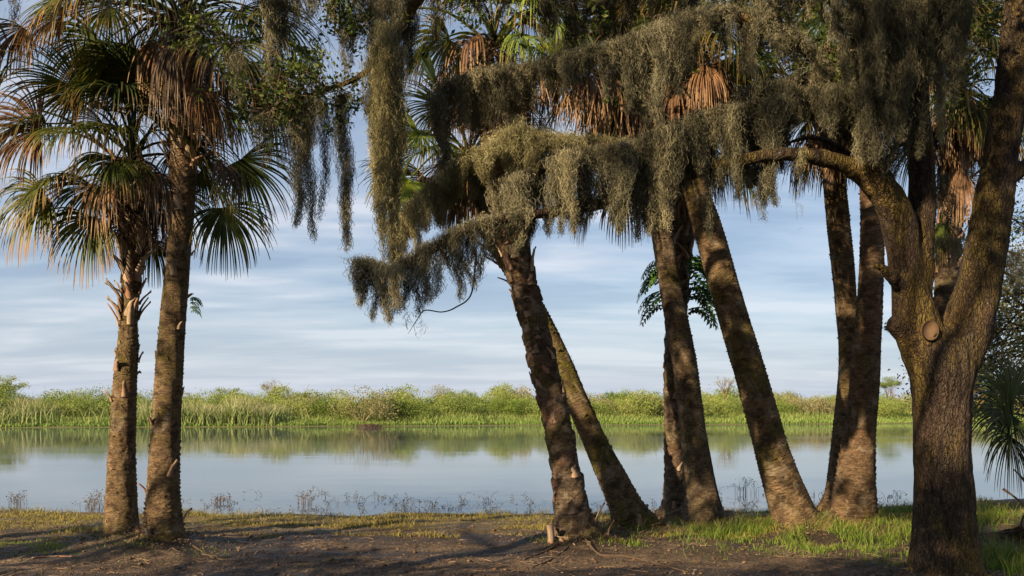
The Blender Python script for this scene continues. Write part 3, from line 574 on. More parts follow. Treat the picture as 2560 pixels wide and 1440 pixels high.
# ------------------------------------------------------------------ the oak
YO = 8.25
ob_ = P(2368, 1450, YO)
oak = thing('oak_tree', 'big forked live oak with furrowed lichen-stained bark and long moss-laden limbs', 'oak tree', (ob_.x, ob_.y, gz(ob_.x, ob_.y)))
def limb3(pts):                           # (px, py, width px, Y)
    out = []
    for px, py, w, Y in pts: p = P(px, py, Y); out.append((p.x, p.y, p.z, w / 2 / F * Y))
    return out
def oak_trunk():
    L = [limb3([(2372, 1600, 310, YO), (2372, 1480, 226, YO), (2366, 1410, 176, YO), (2360, 1300, 148, YO), (2356, 1150, 136, YO), (2354, 1020, 134, YO), (2354, 930, 158, YO), (2345, 870, 146, YO), (2338, 830, 90, YO)]),
         limb3([(2350, 1000, 100, YO), (2320, 900, 112, YO), (2292, 810, 112, YO), (2268, 700, 80, YO), (2258, 600, 82, YO), (2240, 530, 82, YO), (2195, 465, 70, YO - .1), (2130, 418, 50, YO - .2), (2040, 393, 38, YO - .3), (1940, 385, 34, YO - .4), (1850, 402, 32, YO - .38)]),
         limb3([(2285, 840, 70, YO), (2296, 720, 66, YO + .05), (2302, 600, 64, YO + .1), (2306, 480, 62, YO + .15), (2300, 380, 62, YO + .15), (2290, 250, 58, YO + .1), (2285, 100, 56, YO), (2275, -80, 52, YO - .2), (2230, -260, 44, YO - .5)]),
         limb3([(2360, 980, 100, YO), (2395, 880, 118, YO), (2425, 790, 114, YO), (2450, 700, 104, YO), (2474, 560, 94, YO), (2496, 420, 84, YO), (2518, 290, 78, YO), (2538, 160, 76, YO), (2556, 20, 82, YO), (2590, -200, 74, YO - .2), (2650, -420, 60, YO - .5)]),
         limb3([(2262, 720, 40, YO - .05), (2228, 690, 34, YO - .2), (2205, 668, 24, YO - .25), (2182, 664, 16, YO - .27)]),
         limb3([(2275, 870, 40, YO - .05), (2245, 815, 46, YO - .1), (2232, 808, 34, YO - .16)]),
         limb3([(2330, 860, 44, YO - .05), (2328, 828, 44, YO - .24)]),
         limb3([(2500, 450, 44, YO), (2535, 435, 40, YO), (2590, 400, 34, YO), (2680, 330, 28, YO - .2)]),
         limb3([(2258, 600, 70, YO), (2230, 500, 56, YO + .1), (2170, 380, 48, YO + .1), (2130, 270, 44, YO), (2070, 200, 40, YO - .1), (2010, 120, 36, YO - .2), (1900, 72, 30, YO - .3)]),
         limb3([(2330, 1560, 60, YO - .5), (2345, 1490, 60, YO - .2), (2350, 1400, 40, YO)]), limb3([(2500, 1500, 60, YO - .1), (2450, 1455, 70, YO), (2400, 1380, 60, YO)]), limb3([(2240, 1500, 50, YO), (2300, 1460, 70, YO), (2340, 1390, 50, YO)])]
    mb = MB()
    for k, l in enumerate(L):
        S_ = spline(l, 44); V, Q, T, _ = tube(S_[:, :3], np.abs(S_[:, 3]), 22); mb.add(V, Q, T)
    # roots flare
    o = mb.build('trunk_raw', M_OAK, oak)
    md = o.modifiers.new('r', 'REMESH'); md.mode = 'VOXEL'; md.voxel_size = 0.022
    ms = o.modifiers.new('s', 'SMOOTH'); ms.iterations = 6; ms.factor = 0.5
    dg = bpy.context.evaluated_depsgraph_get(); me = bpy.data.meshes.new_from_object(o.evaluated_get(dg)); me.name = 'trunk'
    v = np.empty(len(me.vertices) * 3, dtype=np.float32); me.vertices.foreach_get('co', v); nv = np.empty_like(v); me.vertices.foreach_get('normal', nv)
    v = v.reshape(-1, 3); nv = nv.reshape(-1, 3)
    d = np.array([0.020 * mn.noise(Vector((a * 4, b * 4, c * 2))) + 0.012 * mn.noise(Vector((a * 11, b * 11, c * 5))) + 0.007 * mn.noise(Vector((a * 32, b * 32, c * 12))) for a, b, c in v.astype(float)])
    me.vertices.foreach_set('co', (v + nv * d[:, None]).astype(np.float32).ravel()); me.update()
    me.polygons.foreach_set('use_smooth', np.ones(len(me.polygons), dtype=bool))
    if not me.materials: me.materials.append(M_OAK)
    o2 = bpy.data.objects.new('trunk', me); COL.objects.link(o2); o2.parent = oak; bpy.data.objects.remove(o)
    # sawn face of the cut-off limb
    c = P(2327, 826, YO - 0.245); r = 0.075; th = np.linspace(0, 2 * math.pi, 20, endpoint=False); nrm = unit(np.array([-0.25, -1, 0.1])); x = unit(np.cross(nrm, [0, 0, 1])); y = np.cross(x, nrm)
    V = [np.array(c) + x * math.cos(a) * r * 0.95 + y * math.sin(a) * r * 1.25 for a in th] + [np.array(c) - nrm * 0.03 + x * math.cos(a) * r * 1.1 + y * math.sin(a) * r * 1.35 for a in th] + [np.array(c) + nrm * 0.004]
    mk('sawn_stub', V, [np.array([[k, (k + 1) % 20, 20 + (k + 1) % 20, 20 + k] for k in range(20)]), np.array([[40, k, (k + 1) % 20] for k in range(20)])], M_CUT, oak)
oak_trunk()
def branch(pts, n=40, seg=10, seed=0, name='branch', parent=None):
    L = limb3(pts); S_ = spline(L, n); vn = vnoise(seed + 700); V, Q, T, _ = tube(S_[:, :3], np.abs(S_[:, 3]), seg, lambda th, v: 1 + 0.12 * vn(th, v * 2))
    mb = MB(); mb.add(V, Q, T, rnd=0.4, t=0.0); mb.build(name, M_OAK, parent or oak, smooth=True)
branch([(1880, 395, 32, YO - .42), (1760, 425, 30, YO - .1), (1600, 478, 28, YO + .1), (1470, 518, 26, YO - .2), (1300, 541, 24, YO - .65), (1170, 572, 24, YO - .7), (1080, 624, 22, YO - .7), (975, 680, 22, YO - .7), (920, 672, 12, YO - .7), (900, 700, 5, YO - .7)], seed=1)
branch([(1190, 640, 5, YO - .65), (1178, 735, 4, YO - .62), (1140, 768, 3.5, YO - .6), (1105, 780, 3, YO - .6), (1062, 776, 3, YO - .6), (1042, 800, 2, YO - .6), (1020, 835, 1, YO - .6)], seed=2)
branch([(2170, 380, 44, YO + .1), (2080, 300, 40, YO), (1950, 265, 36, YO - .1), (1800, 285, 34, YO - .2), (1650, 345, 30, YO - .3), (1560, 372, 28, YO - .3), (1430, 390, 26, YO - .35), (1330, 440, 22, YO - .4), (1240, 520, 16, YO - .4)], seed=3)
branch([(1560, 372, 26, YO - .3), (1430, 358, 24, YO - .1), (1300, 352, 22, YO), (1200, 392, 20, YO), (1110, 446, 18, YO), (1040, 500, 14, YO), (980, 560, 8, YO)], seed=4)
branch([(1900, 72, 30, YO - .3), (1840, 40, 28, YO - .3), (1750, 42, 26, YO - .3), (1660, 68, 24, YO - .3), (1580, 110, 22, YO - .3), (1520, 132, 20, YO - .3), (1440, 142, 16, YO - .2), (1300, 178, 14, YO - .1), (1150, 195, 10, YO)], seed=5)
branch([(2180, 420, 14, YO + .9), (2060, 350, 12, YO + .9), (1985, 352, 8, YO + .9), (1960, 378, 4, YO + .9)], seed=6)
# limbs arching over above the frame, one comes down into it on the left
branch([(2250, -180, 50, YO - .4), (1950, -240, 46, YO - .6), (1600, -230, 42, YO - .7), (1300, -170, 38, YO - .7), (1120, -90, 34, YO - .6), (1035, 10, 30, YO - .5), (985, 110, 22, YO - .4), (900, 190, 14, YO - .3), (820, 222, 11, YO - .3), (740, 250, 8, YO - .3), (640, 300, 4, YO - .3)], n=60, seed=7)
branch([(1300, -170, 34, YO - .7), (1100, -160, 30, YO - .5), (850, -110, 24, YO - .4), (600, -60, 16, YO - .3), (450, 10, 8, YO - .3)], seed=8)
branch([(2260, -60, 40, YO), (2000, -90, 34, YO), (1700, -90, 30, YO + .1), (1450, -60, 24, YO + .1), (1250, -40, 14, YO + .1)], seed=9)
branch([(1990, 100, 16, YO + .3), (1930, 40, 18, YO + .3), (1850, -40, 18, YO + .3)], seed=10)
branch([(2590, -200, 50, YO - .2), (2420, -120, 40, YO - .3), (2250, -60, 34, YO - .5), (2100, -60, 26, YO - .5)], seed=11)
branch([(820, 222, 8, YO - .3), (770, 190, 5, YO - .3), (730, 185, 3, YO - .3)], seed=12)

def sprig_leaves(nodes, Y, n, size, seed, name='leaves', m=M_LEAF, parent=None, sig=(0.12, 0.15, 0.08), dens_cl=12):
    rng = np.random.default_rng(seed); mb = MB(); tw = MB(); nd = np.array(nodes, float)
    cl = max(1, n // dens_cl)
    for k in range(cl):
        i = rng.uniform(0, len(nd) - 1); a = int(i) if len(nd) > 1 else 0; f = i - a; b = min(a + 1, len(nd) - 1)
        q = nd[a] * (1 - f) + nd[b] * f; c0 = np.array(P(q[0], q[1], Y)); c = c0 + rng.normal(size=3) * np.array(sig)
        pts = c + rng.normal(size=(dens_cl, 3)) * 0.035; leaves(mb, pts, size, rng, aspect=0.45, rnd=rng.uniform(0.05, 0.85))
        stick(tw, [c0, (c0 + c) / 2 + rng.normal(size=3) * 0.02, c], 0.004, 0.0015, 3, 4)
    o = mb.build(name, m, parent or oak); t = tw.build('twigs', M_TWIG, o)
    return o
sprig_leaves([(640, 290), (700, 250), (760, 220), (880, 230)], YO - .42, 1900, 0.055, 901, sig=(0.2, 0.15, 0.16))
sprig_leaves([(700, 190), (800, 170)], YO - .2, 600, 0.05, 902, sig=(0.12, 0.12, 0.1))
sprig_leaves([(830, 40), (900, 70)], YO - .3, 700, 0.055, 903)
sprig_leaves([(470, 60), (600, 110)], YO, 900, 0.05, 904, sig=(0.2, 0.15, 0.15))
sprig_leaves([(2060, 110), (2110, 170), (2080, 250)], YO, 900, 0.05, 905)
sprig_leaves([(2320, 170), (2420, 120), (2350, 260)], YO + 1.0, 1500, 0.05, 906, sig=(0.25, 0.3, 0.25))
sprig_leaves([(1950, 150), (1990, 190)], YO - .2, 90, 0.05, 907)
sprig_leaves([(1900, -60), (2200, -40), (2500, 0)], YO + .6, 1500, 0.06, 908, sig=(0.4, 0.5, 0.3))
sprig_leaves([(500, -100), (900, -160), (1500, -150), (2300, -180), (2700, -260)], YO - .4, 7000, 0.075, 909, sig=(0.7, 1.2, 0.35))

# ------------------------------------------------------------------ spanish moss
MG = 'curtains of spanish moss hanging from the oak limbs'
def moss(label, nodes, Y, seed, dens=1.0, m=M_MOSS, sp=30, wide=26, fuzz=1.0, depth=0.14, jit=1.0, group=True, hw=0.0019, short=0.5):
    """nodes: (px, top row, bottom row) along the limb; one mesh of tapering beards of curly strands"""
    wide = wide * 0.66 if wide > 20 else wide; dens = dens * 1.15
    rng = np.random.default_rng(seed); nd = np.array(nodes, float); mb = MB(); sc = Y / F
    seglen = np.hypot(np.diff(nd[:, 0]), np.diff(nd[:, 1])) if len(nd) > 1 else np.array([1.0]); tot = seglen.sum(); cnt = max(1, int(tot / (sp * (0.92 if wide > 17 else 1))))
    if len(nd) == 1: cnt = 1
    cum = np.concatenate([[0], np.cumsum(seglen)])
    first = np.array(P(nd[0][0], nd[0][1], Y))
    for k in range(cnt):
        s = (k + rng.uniform(0.2, 0.8)) / cnt * tot
        x = np.interp(s, cum, nd[:, 0]) if len(nd) > 1 else nd[0, 0]; y = np.interp(s, cum, nd[:, 1]) if len(nd) > 1 else nd[0, 1]; yb = np.interp(s, cum, nd[:, 2]) if len(nd) > 1 else nd[0, 2]
        Lm = (yb - y) * sc * rng.choice([rng.uniform(0.3, 0.75), rng.uniform(0.75, 1.0), rng.uniform(1.0, 1.25)], p=[short, 0.85 * (1 - short), 0.15 * (1 - short)]) if cnt > 1 else (yb - y) * sc
        Lm = max(Lm, 0.06)
        top = np.array(P(x, y, Y + rng.normal(0, depth))); w = wide * sc * rng.uniform(0.6, 1.3)
        ns = max(8, int(dens * 125 * (0.5 + min(Lm, 1.2)) * w / 0.1)); step = 0.015; K = int(math.ceil(Lm / step)) + 1
        ln = Lm * rng.uniform(0.08, 1.0, ns) ** 1.1; off = rng.normal(size=(ns, 2)) * w * 0.62
        start = np.where(rng.random(ns) < 0.5, rng.uniform(0, 0.9, ns) * Lm, 0); ln = np.maximum(ln * (1 - start / Lm), 0.05)
        T_ = start[:, None] + np.arange(K + 1)[None] * step; fr = np.clip(T_ / Lm, 0, 1)
        alive = np.arange(K)[None] * step < ln[:, None]
        ar = np.zeros((ns, K + 1, 3)); v = rng.normal(size=(ns, 3)) * 0.4
        for q in range(1, K + 1):
            v = v * 0.35 + rng.normal(size=(ns, 3)) * 0.9; ar[:, q] = ar[:, q - 1] * 0.82 + v * np.array([0.0105, 0.0105, 0.006]) * jit
        ph = rng.uniform(0, 6.28, 4); a1 = min(1, Lm * 1.6)
        sx = lambda f: (np.sin(f * 5 + ph[0]) * 0.024 + np.sin(f * 13 + ph[1]) * 0.012) * a1
        sway = np.stack([sx(fr), np.sin(fr * 5 + ph[2]) * 0.024 * a1, np.zeros_like(fr)], -1)
        lob = 1 + 0.22 * np.sin(fr * rng.uniform(8, 20) + ph[3]); shrink = (0.08 + 0.92 * (1 - fr) ** 0.75) * lob
        X = top + ar + sway
        X[..., 0] += off[:, :1] * shrink; X[..., 1] += off[:, 1:] * shrink; X[..., 2] -= T_ - np.abs(rng.normal(0, 0.02, (ns, 1)))
        az = rng.uniform(0, 6.28, (ns, 1)) + np.cumsum(rng.normal(0, 0.6, (ns, K + 1)), 1); S_ = np.stack([np.cos(az), np.sin(az), 0.6 * np.sin(az * 2.3)], -1) * hw
        V = np.stack([X - S_, X + S_], 2).reshape(ns, -1, 3)
        b = (np.arange(ns)[:, None] * (2 * (K + 1)) + 2 * np.arange(K)[None])[alive]
        Q = np.stack([b, b + 1, b + 3, b + 2], 1)
        rb = rng.uniform(-0.05, 0.95)
        mb.add(V.reshape(-1, 3), Q, rnd=np.repeat(np.clip(rb + rng.normal(0, 0.2, ns), 0, 0.95 if rng.random() < .8 else 1), 2 * (K + 1)))
        # curls that stand off the beard
        nf = int(ns * (1.2 + 2.2 * Lm) * fuzz); t0 = rng.uniform(0, 1, nf) ** 1.25; sh = (0.10 + 0.9 * (1 - t0))
        c = top + np.stack([rng.normal(size=nf) * w * 0.75 * sh, rng.normal(size=nf) * w * 0.75 * sh, -t0 * Lm + 0.03], 1)
        c[:, 0] += sx(t0)
        d = unit(rng.normal(size=(nf, 3)) + np.array([0, 0, -0.3])); R_ = [c]
        for q in range(4): d = unit(d + rng.normal(size=(nf, 3)) * 0.6 + np.array([0, 0, -0.15])); R_.append(R_[-1] + d * 0.013 * jit)
        R_ = np.stack(R_, 1); sd_ = unit(np.cross(d, rng.normal(size=(nf, 3))))[:, None] * hw * 0.85
        V = np.stack([R_ - sd_, R_ + sd_], 2).reshape(-1, 3); b = (np.arange(nf)[:, None] * 10 + 2 * np.arange(4)[None]).ravel()
        mb.add(V, np.stack([b, b + 1, b + 3, b + 2], 1), rnd=np.repeat(np.clip(rb + 0.1 + rng.normal(0, 0.25, nf), 0, 1), 10))
    # drop unused strand ends
    V = np.concatenate(mb.v); Q = np.concatenate(mb.q); used = np.zeros(len(V), bool); used[Q.ravel()] = True; idx = np.cumsum(used) - 1
    o = mk('spanish_moss', V[used], idx[Q], m, attrs={'rnd': np.concatenate(mb.a['rnd'])[used], 't': np.zeros(used.sum())}, origin=first)
    return tag(o, label, 'spanish moss', MG if group else None)

YL = YO - .7
moss('moss tuft wrapped round the free tip of the lowest oak limb', [(890, 650, 760), (925, 655, 790), (965, 668, 790), (1000, 668, 770)], YL, 1, 2.0, sp=13, wide=30, short=.3)
moss('dark moss fringe along the outer stretch of the lowest limb', [(985, 665, 800), (1030, 640, 810), (1060, 620, 800), (1100, 605, 745), (1150, 575, 740), (1200, 560, 760), (1240, 548, 700)], YL, 2, 1.6, sp=17, wide=26, short=.45)
moss('thin moss strand dangling from the bare twig under the lowest limb', [(1012, 790, 890), (1048, 780, 880), (1062, 770, 830)], YO - .6, 3, 0.28, sp=26, wide=10)
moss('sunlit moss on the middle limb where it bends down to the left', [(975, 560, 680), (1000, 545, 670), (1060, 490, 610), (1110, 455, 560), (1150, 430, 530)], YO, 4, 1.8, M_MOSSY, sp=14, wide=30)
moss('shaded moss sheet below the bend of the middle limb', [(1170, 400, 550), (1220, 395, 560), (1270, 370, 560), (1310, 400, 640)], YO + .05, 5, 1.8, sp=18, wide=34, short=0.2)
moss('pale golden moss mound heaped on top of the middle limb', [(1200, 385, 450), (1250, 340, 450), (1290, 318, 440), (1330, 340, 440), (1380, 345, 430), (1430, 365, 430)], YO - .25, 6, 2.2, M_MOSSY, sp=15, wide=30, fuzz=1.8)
moss('single sunlit moss peak standing up from the golden mound', [(1298, 300, 380)], YO - .3, 7, 1.8, M_MOSSY, wide=14)
moss('moss draped over the rough centre palm trunk', [(1255, 500, 640), (1300, 440, 650), (1330, 440, 600)], YO - .4, 8, 1.9, sp=18, wide=34, short=0.2)
moss('deep shaded moss sheet left of the double palm', [(1300, 440, 560), (1350, 415, 590), (1430, 380, 600), (1490, 375, 550), (1540, 370, 590), (1600, 350, 600)], YO - .38, 9, 2.0, sp=16, wide=34, short=0.2)
moss('deep shaded moss sheet across the double palm', [(1600, 350, 590), (1650, 330, 600), (1690, 310, 540), (1740, 290, 480), (1790, 280, 440)], YO - .3, 10, 2.0, sp=16, wide=34, short=0.2)
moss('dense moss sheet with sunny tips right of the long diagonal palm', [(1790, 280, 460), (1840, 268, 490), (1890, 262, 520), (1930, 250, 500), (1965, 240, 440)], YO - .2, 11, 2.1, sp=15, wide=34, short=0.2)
moss('long narrow moss tail hanging in front of the long diagonal palm', [(1770, 400, 610), (1785, 400, 600)], YO - .3, 12, 1.2, sp=16, wide=16)
moss('thin moss thread ending in a small knot over open sky', [(1906, 470, 555)], YO - .2, 13, 0.5, wide=12)
moss('short moss sheet over the gap where the sky shows behind the limb', [(1965, 235, 330), (2020, 225, 310), (2080, 225, 340), (2130, 230, 400), (2170, 260, 400)], YO - .1, 14, 2.2, sp=15, wide=34, short=0.2)
moss('brown fluffy moss bank on top of the main limb beside the oak', [(1850, 235, 300), (1920, 215, 290), (1990, 200, 270), (2050, 185, 280), (2110, 180, 300), (2160, 190, 330)], YO - .05, 15, 1.9, sp=16, wide=34, fuzz=1.6)
moss('small moss tail under the bare lower limb beside the oak', [(1985, 395, 450), (2010, 395, 480), (2018, 395, 420)], YO - .3, 16, 1.0, sp=14, wide=14)
moss('hair-thin moss thread under the bare lower limb', [(1998, 440, 585)], YO - .3, 17, 0.12, wide=8, fuzz=0.5)
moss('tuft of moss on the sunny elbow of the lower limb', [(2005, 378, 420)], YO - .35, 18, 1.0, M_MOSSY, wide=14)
moss('moss sheet hanging low in the left part of the upper limb', [(1088, 250, 330), (1100, 230, 430), (1130, 200, 320), (1180, 190, 340), (1240, 185, 350), (1300, 180, 350), (1340, 175, 290)], YO, 19, 1.6, sp=17, wide=32)
moss('moss fringe on the middle part of the upper limb', [(1350, 165, 215), (1420, 145, 250), (1480, 135, 190), (1530, 125, 300), (1555, 120, 320)], YO - .2, 20, 1.4, sp=17, wide=28)
moss('moss bank on the rising part of the upper limb', [(1560, 110, 300), (1610, 90, 300), (1660, 60, 260), (1700, 45, 270), (1740, 35, 160)], YO - .3, 21, 1.7, sp=16, wide=32, short=0.2)
moss('moss strands under the hump of the upper limb', [(1760, 35, 110), (1800, 35, 130), (1840, 40, 240), (1860, 50, 200), (1895, 75, 240), (1940, 95, 140), (1990, 120, 240)], YO - .3, 22, 1.4, sp=20, wide=26)
moss('moss hanging in a narrow strip at the far left edge', [(15, -60, 110), (40, -60, 60)], YO - .5, 23, 1.0, sp=18, wide=18)
moss('moss beard over the top of the right flank of the second palm', [(592, 130, 300), (612, 150, 300)], YO - .2, 24, 1.1, sp=14, wide=18)
moss('grey moss beard left of the leafy oak twigs', [(625, -80, 90), (655, -80, 240), (680, -80, 250), (715, -80, 150)], YO - .3, 25, 1.3, sp=16, wide=24)
moss('grey moss curtain hanging above the leafy oak twigs', [(735, -90, 130), (770, -90, 160), (810, -90, 110), (850, -90, 60)], YO - .3, 26, 1.2, sp=18, wide=24)
moss('ragged moss above and right of the leafy oak twigs', [(850, -80, 200), (880, -60, 180), (915, -60, 200)], YO - .3, 27, 1.2, sp=16, wide=22)
moss('first long dark moss tail below the leafy twigs', [(735, 260, 600), (748, 260, 560)], YO - .3, 28, 1.4, sp=13, wide=20)
moss('second long dark moss tail below the leafy twigs', [(775, 260, 610)], YO - .3, 29, 1.5, wide=21)
moss('thin third moss tail below the leafy twigs', [(808, 250, 560)], YO - .3, 30, 1.1, wide=16)
moss('thick fourth moss tail below the leafy twigs, reaching lowest', [(848, 240, 600), (866, 240, 650)], YO - .3, 31, 1.9, sp=13, wide=23)
moss('short moss wisps among the leafy oak twigs', [(640, 300, 380), (670, 290, 460), (700, 270, 380), (720, 265, 470), (800, 240, 420)], YO - .3, 32, 0.6, sp=18, wide=18)
moss('upper part of the massive moss column left of the centre', [(925, -60, 260), (960, -60, 330), (1000, -60, 300), (1030, -60, 130)], YO - .5, 33, 1.5, sp=16, wide=26)
moss('massive golden moss column hanging left of the centre', [(930, 160, 440), (948, 130, 600), (964, 60, 675), (982, 130, 640), (998, 120, 420)], YO - .55, 34, 1.4, M_MOSSY, sp=11, wide=26)
moss('wisps of moss against the bright sky at the top centre', [(1060, -60, 60), (1090, -60, 150), (1120, -60, 60)], YO, 35, 0.6, sp=16, wide=14)
moss('moss veil in front of the crown of the rough centre palm', [(1190, -60, 40), (1230, -60, 60), (1280, -60, 140), (1300, -60, 60)], YO, 36, 1.2, sp=18, wide=22)
moss('moss veil hanging at the top between the centre palms', [(1350, -60, 200), (1400, -60, 230), (1440, -60, 150), (1510, -60, 200), (1540, -60, 160)], YO + .1, 37, 1.4, sp=18, wide=28)
moss('moss veil at the top over the double palm crowns', [(1560, -80, 130), (1620, -80, 60), (1680, -80, 60), (1760, -80, 40), (1790, -80, 60)], YO + .1, 38, 1.4, sp=20, wide=28)
moss('moss veil at the top left of the thick brown palm', [(1830, -90, 60), (1900, -90, 90), (1980, -90, 70), (2050, -90, 60), (2090, -90, 120)], YO - .1, 39, 1.5, sp=20, wide=30)
moss('broad moss curtain at the top in front of the thick brown palm', [(2100, -90, 200), (2140, -90, 260), (2180, -90, 330), (2220, -90, 330)], YO - .5, 40, 1.9, sp=15, wide=32, short=0.2)
moss('broad moss curtain hanging low in front of the oak stem', [(2190, 0, 430), (2225, 0, 450), (2260, 0, 440), (2300, 20, 380)], YO - .45, 41, 2.0, sp=14, wide=34, short=0.2)
moss('shaded moss curtain at the top right of the oak stem', [(2290, -90, 260), (2330, -90, 230), (2370, -90, 300), (2410, -90, 200)], YO - .35, 42, 1.7, sp=16, wide=30, short=0.2)
moss('sunlit moss streamer right of the oak stem', [(2345, 120, 330), (2362, 130, 400)], YO + .5, 43, 1.2, M_MOSSY, sp=14, wide=20)
moss('sunlit moss ball high between the oak forks', [(2400, 110, 200), (2425, 110, 210)], YO + .5, 44, 1.3, M_MOSSY, sp=14, wide=26)
moss('grey moss beard between the oak forks', [(2366, 440, 600)], YO + .6, 45, 1.2, wide=22)
moss('moss clump on the thin branch between the oak forks', [(2370, 590, 650), (2400, 600, 660), (2330, 600, 680)], YO + 1.5, 46, 1.0, sp=20, wide=22)
moss('moss wrapped over the crossing of oak limbs', [(2140, 300, 400), (2180, 320, 440), (2210, 360, 470), (2240, 380, 470)], YO - .35, 47, 1.6, sp=16, wide=30)

def coat(label, pts, seed, m=M_MOSS, dens=1.5, ln=70):
    """shaggy moss wrapped round a stretch of limb; pts as for branch()"""
    rng = np.random.default_rng(seed); q = np.array(pts, float); S_ = spline(q, 60); Y = float(np.mean(S_[:, 3])) - 0.03
    nd = [(a[0], a[1] - a[2] * .45 - 4, a[1] + ln * rng.uniform(.3, 1.0)) for a in S_[::3]]
    return moss(label, nd, Y, seed, dens, m, sp=13, wide=24, depth=0.05, fuzz=1.6, short=0.4)
coat('moss coat wrapped round the lowest limb in front of the double palm', [(1640, 468, 28, YO), (1470, 518, 26, YO - .2), (1400, 530, 26, YO - .4)], 81, dens=1.2, ln=45)
coat('moss coat wrapped round the lowest limb beside the rough centre palm', [(1330, 540, 24, YO - .65), (1170, 572, 24, YO - .7), (1080, 624, 22, YO - .7), (985, 680, 22, YO - .7)], 82, dens=.6, ln=36)
coat('moss coat along the top of the middle limb', [(1560, 372, 26, YO - .3), (1430, 358, 24, YO - .2), (1300, 352, 22, YO - .1), (1200, 392, 20, YO), (1110, 446, 18, YO), (1000, 545, 10, YO)], 83, M_MOSSY, 1.2, 60)
coat('moss coat along the upper limb', [(1900, 72, 30, YO - .33), (1840, 40, 28, YO - .33), (1750, 42, 26, YO - .33), (1660, 68, 24, YO - .33), (1580, 110, 22, YO - .33), (1440, 142, 16, YO - .25), (1300, 178, 14, YO - .2), (1150, 195, 10, YO - .1)], 84, dens=1.3, ln=60)
coat('moss coat on the rising limb right of the upper limb', [(2070, 200, 40, YO - .15), (2010, 120, 36, YO - .25), (1900, 72, 30, YO - .35)], 85, dens=1.2, ln=50)
# ------------------------------------------------------------------ other trees: behind on the right, and unseen ones out of frame, shaped to shade the shore
def leafy_tree(name, label, cat, base, H, crad, seed, nl, size, m, trunk_r=0.2, cz0=0.35, clumps=40, group=None, flat=0.6, lobes=None):
    rng = np.random.default_rng(seed); t = thing(name, label, cat, base, group); B = np.array(base); tk = MB(); lf = MB()
    top = B + np.array([0, 0, H * 0.55]); stick(tk, [B - [0, 0, .3], B + [0.1, 0.05, H * 0.2], top], trunk_r, trunk_r * 0.6, 12, 14)
    for k in range(clumps):
        if lobes: l = lobes[k % len(lobes)]; c = B + np.array(l[:3]) + rng.normal(size=3) * np.array(l[3:6])
        else:
            d = unit(rng.normal(size=3)); r = crad * rng.uniform(0.35, 1.0) ; c = B + np.array([0, 0, H * (0.5 + cz0 / 2)]) + d * np.array([r, r, r * flat])
        mid = (top + c) / 2 + rng.normal(size=3) * 0.2
        stick(tk, [top - [0, 0, rng.uniform(0, H * .25)], mid, c], trunk_r * 0.15, 0.008, 5, 7)
        k2 = rng.integers(4, 8); rb = rng.uniform(0.1, 0.8)
        for q in range(k2):
            cc = c + rng.normal(size=3) * np.array([0.45, 0.45, 0.25]) * crad * 0.28
            pts = cc + rng.normal(size=(nl // clumps // k2, 3)) * np.array([0.32, 0.32, 0.24]) * crad * 0.28; leaves(lf, pts, size, rng, rnd=rb)
    tk.build('trunk', M_OAK, t, smooth=True); lf.build('crown', m, t); return t
b = P(2760, 1290, 13.0)
leafy_tree('oak_tree', 'pale leafy oak standing behind the forked oak at the right edge', 'oak tree', (b.x, b.y, gz(b.x, b.y)), 6.0, 2.4, 61, 26000, 0.06, M_LEAFBG, 0.16, clumps=64,
    lobes=[(-1.1, 1.2, 2.9, .3, .5, .45), (-1.2, 0.6, 3.3, .5, .6, .5), (-0.9, 1.4, 1.9, .4, .6, .35), (-1.0, 0.9, 2.2, .35, .5, .4), (0.4, 0, 3.5, .9, .9, .9), (-1.0, .5, 4.4, .7, .7, .5)])
mt = bpy.context.scene
moss('moss hanging from the pale oak at the right edge, upper tuft', [(2520, 640, 780), (2555, 620, 800)], 12.4, 71, 1.0, sp=20, wide=20)
moss('moss hanging from the pale oak at the right edge, lower tuft', [(2440, 780, 900), (2500, 790, 880)], 12.6, 72, 0.9, sp=20, wide=18)
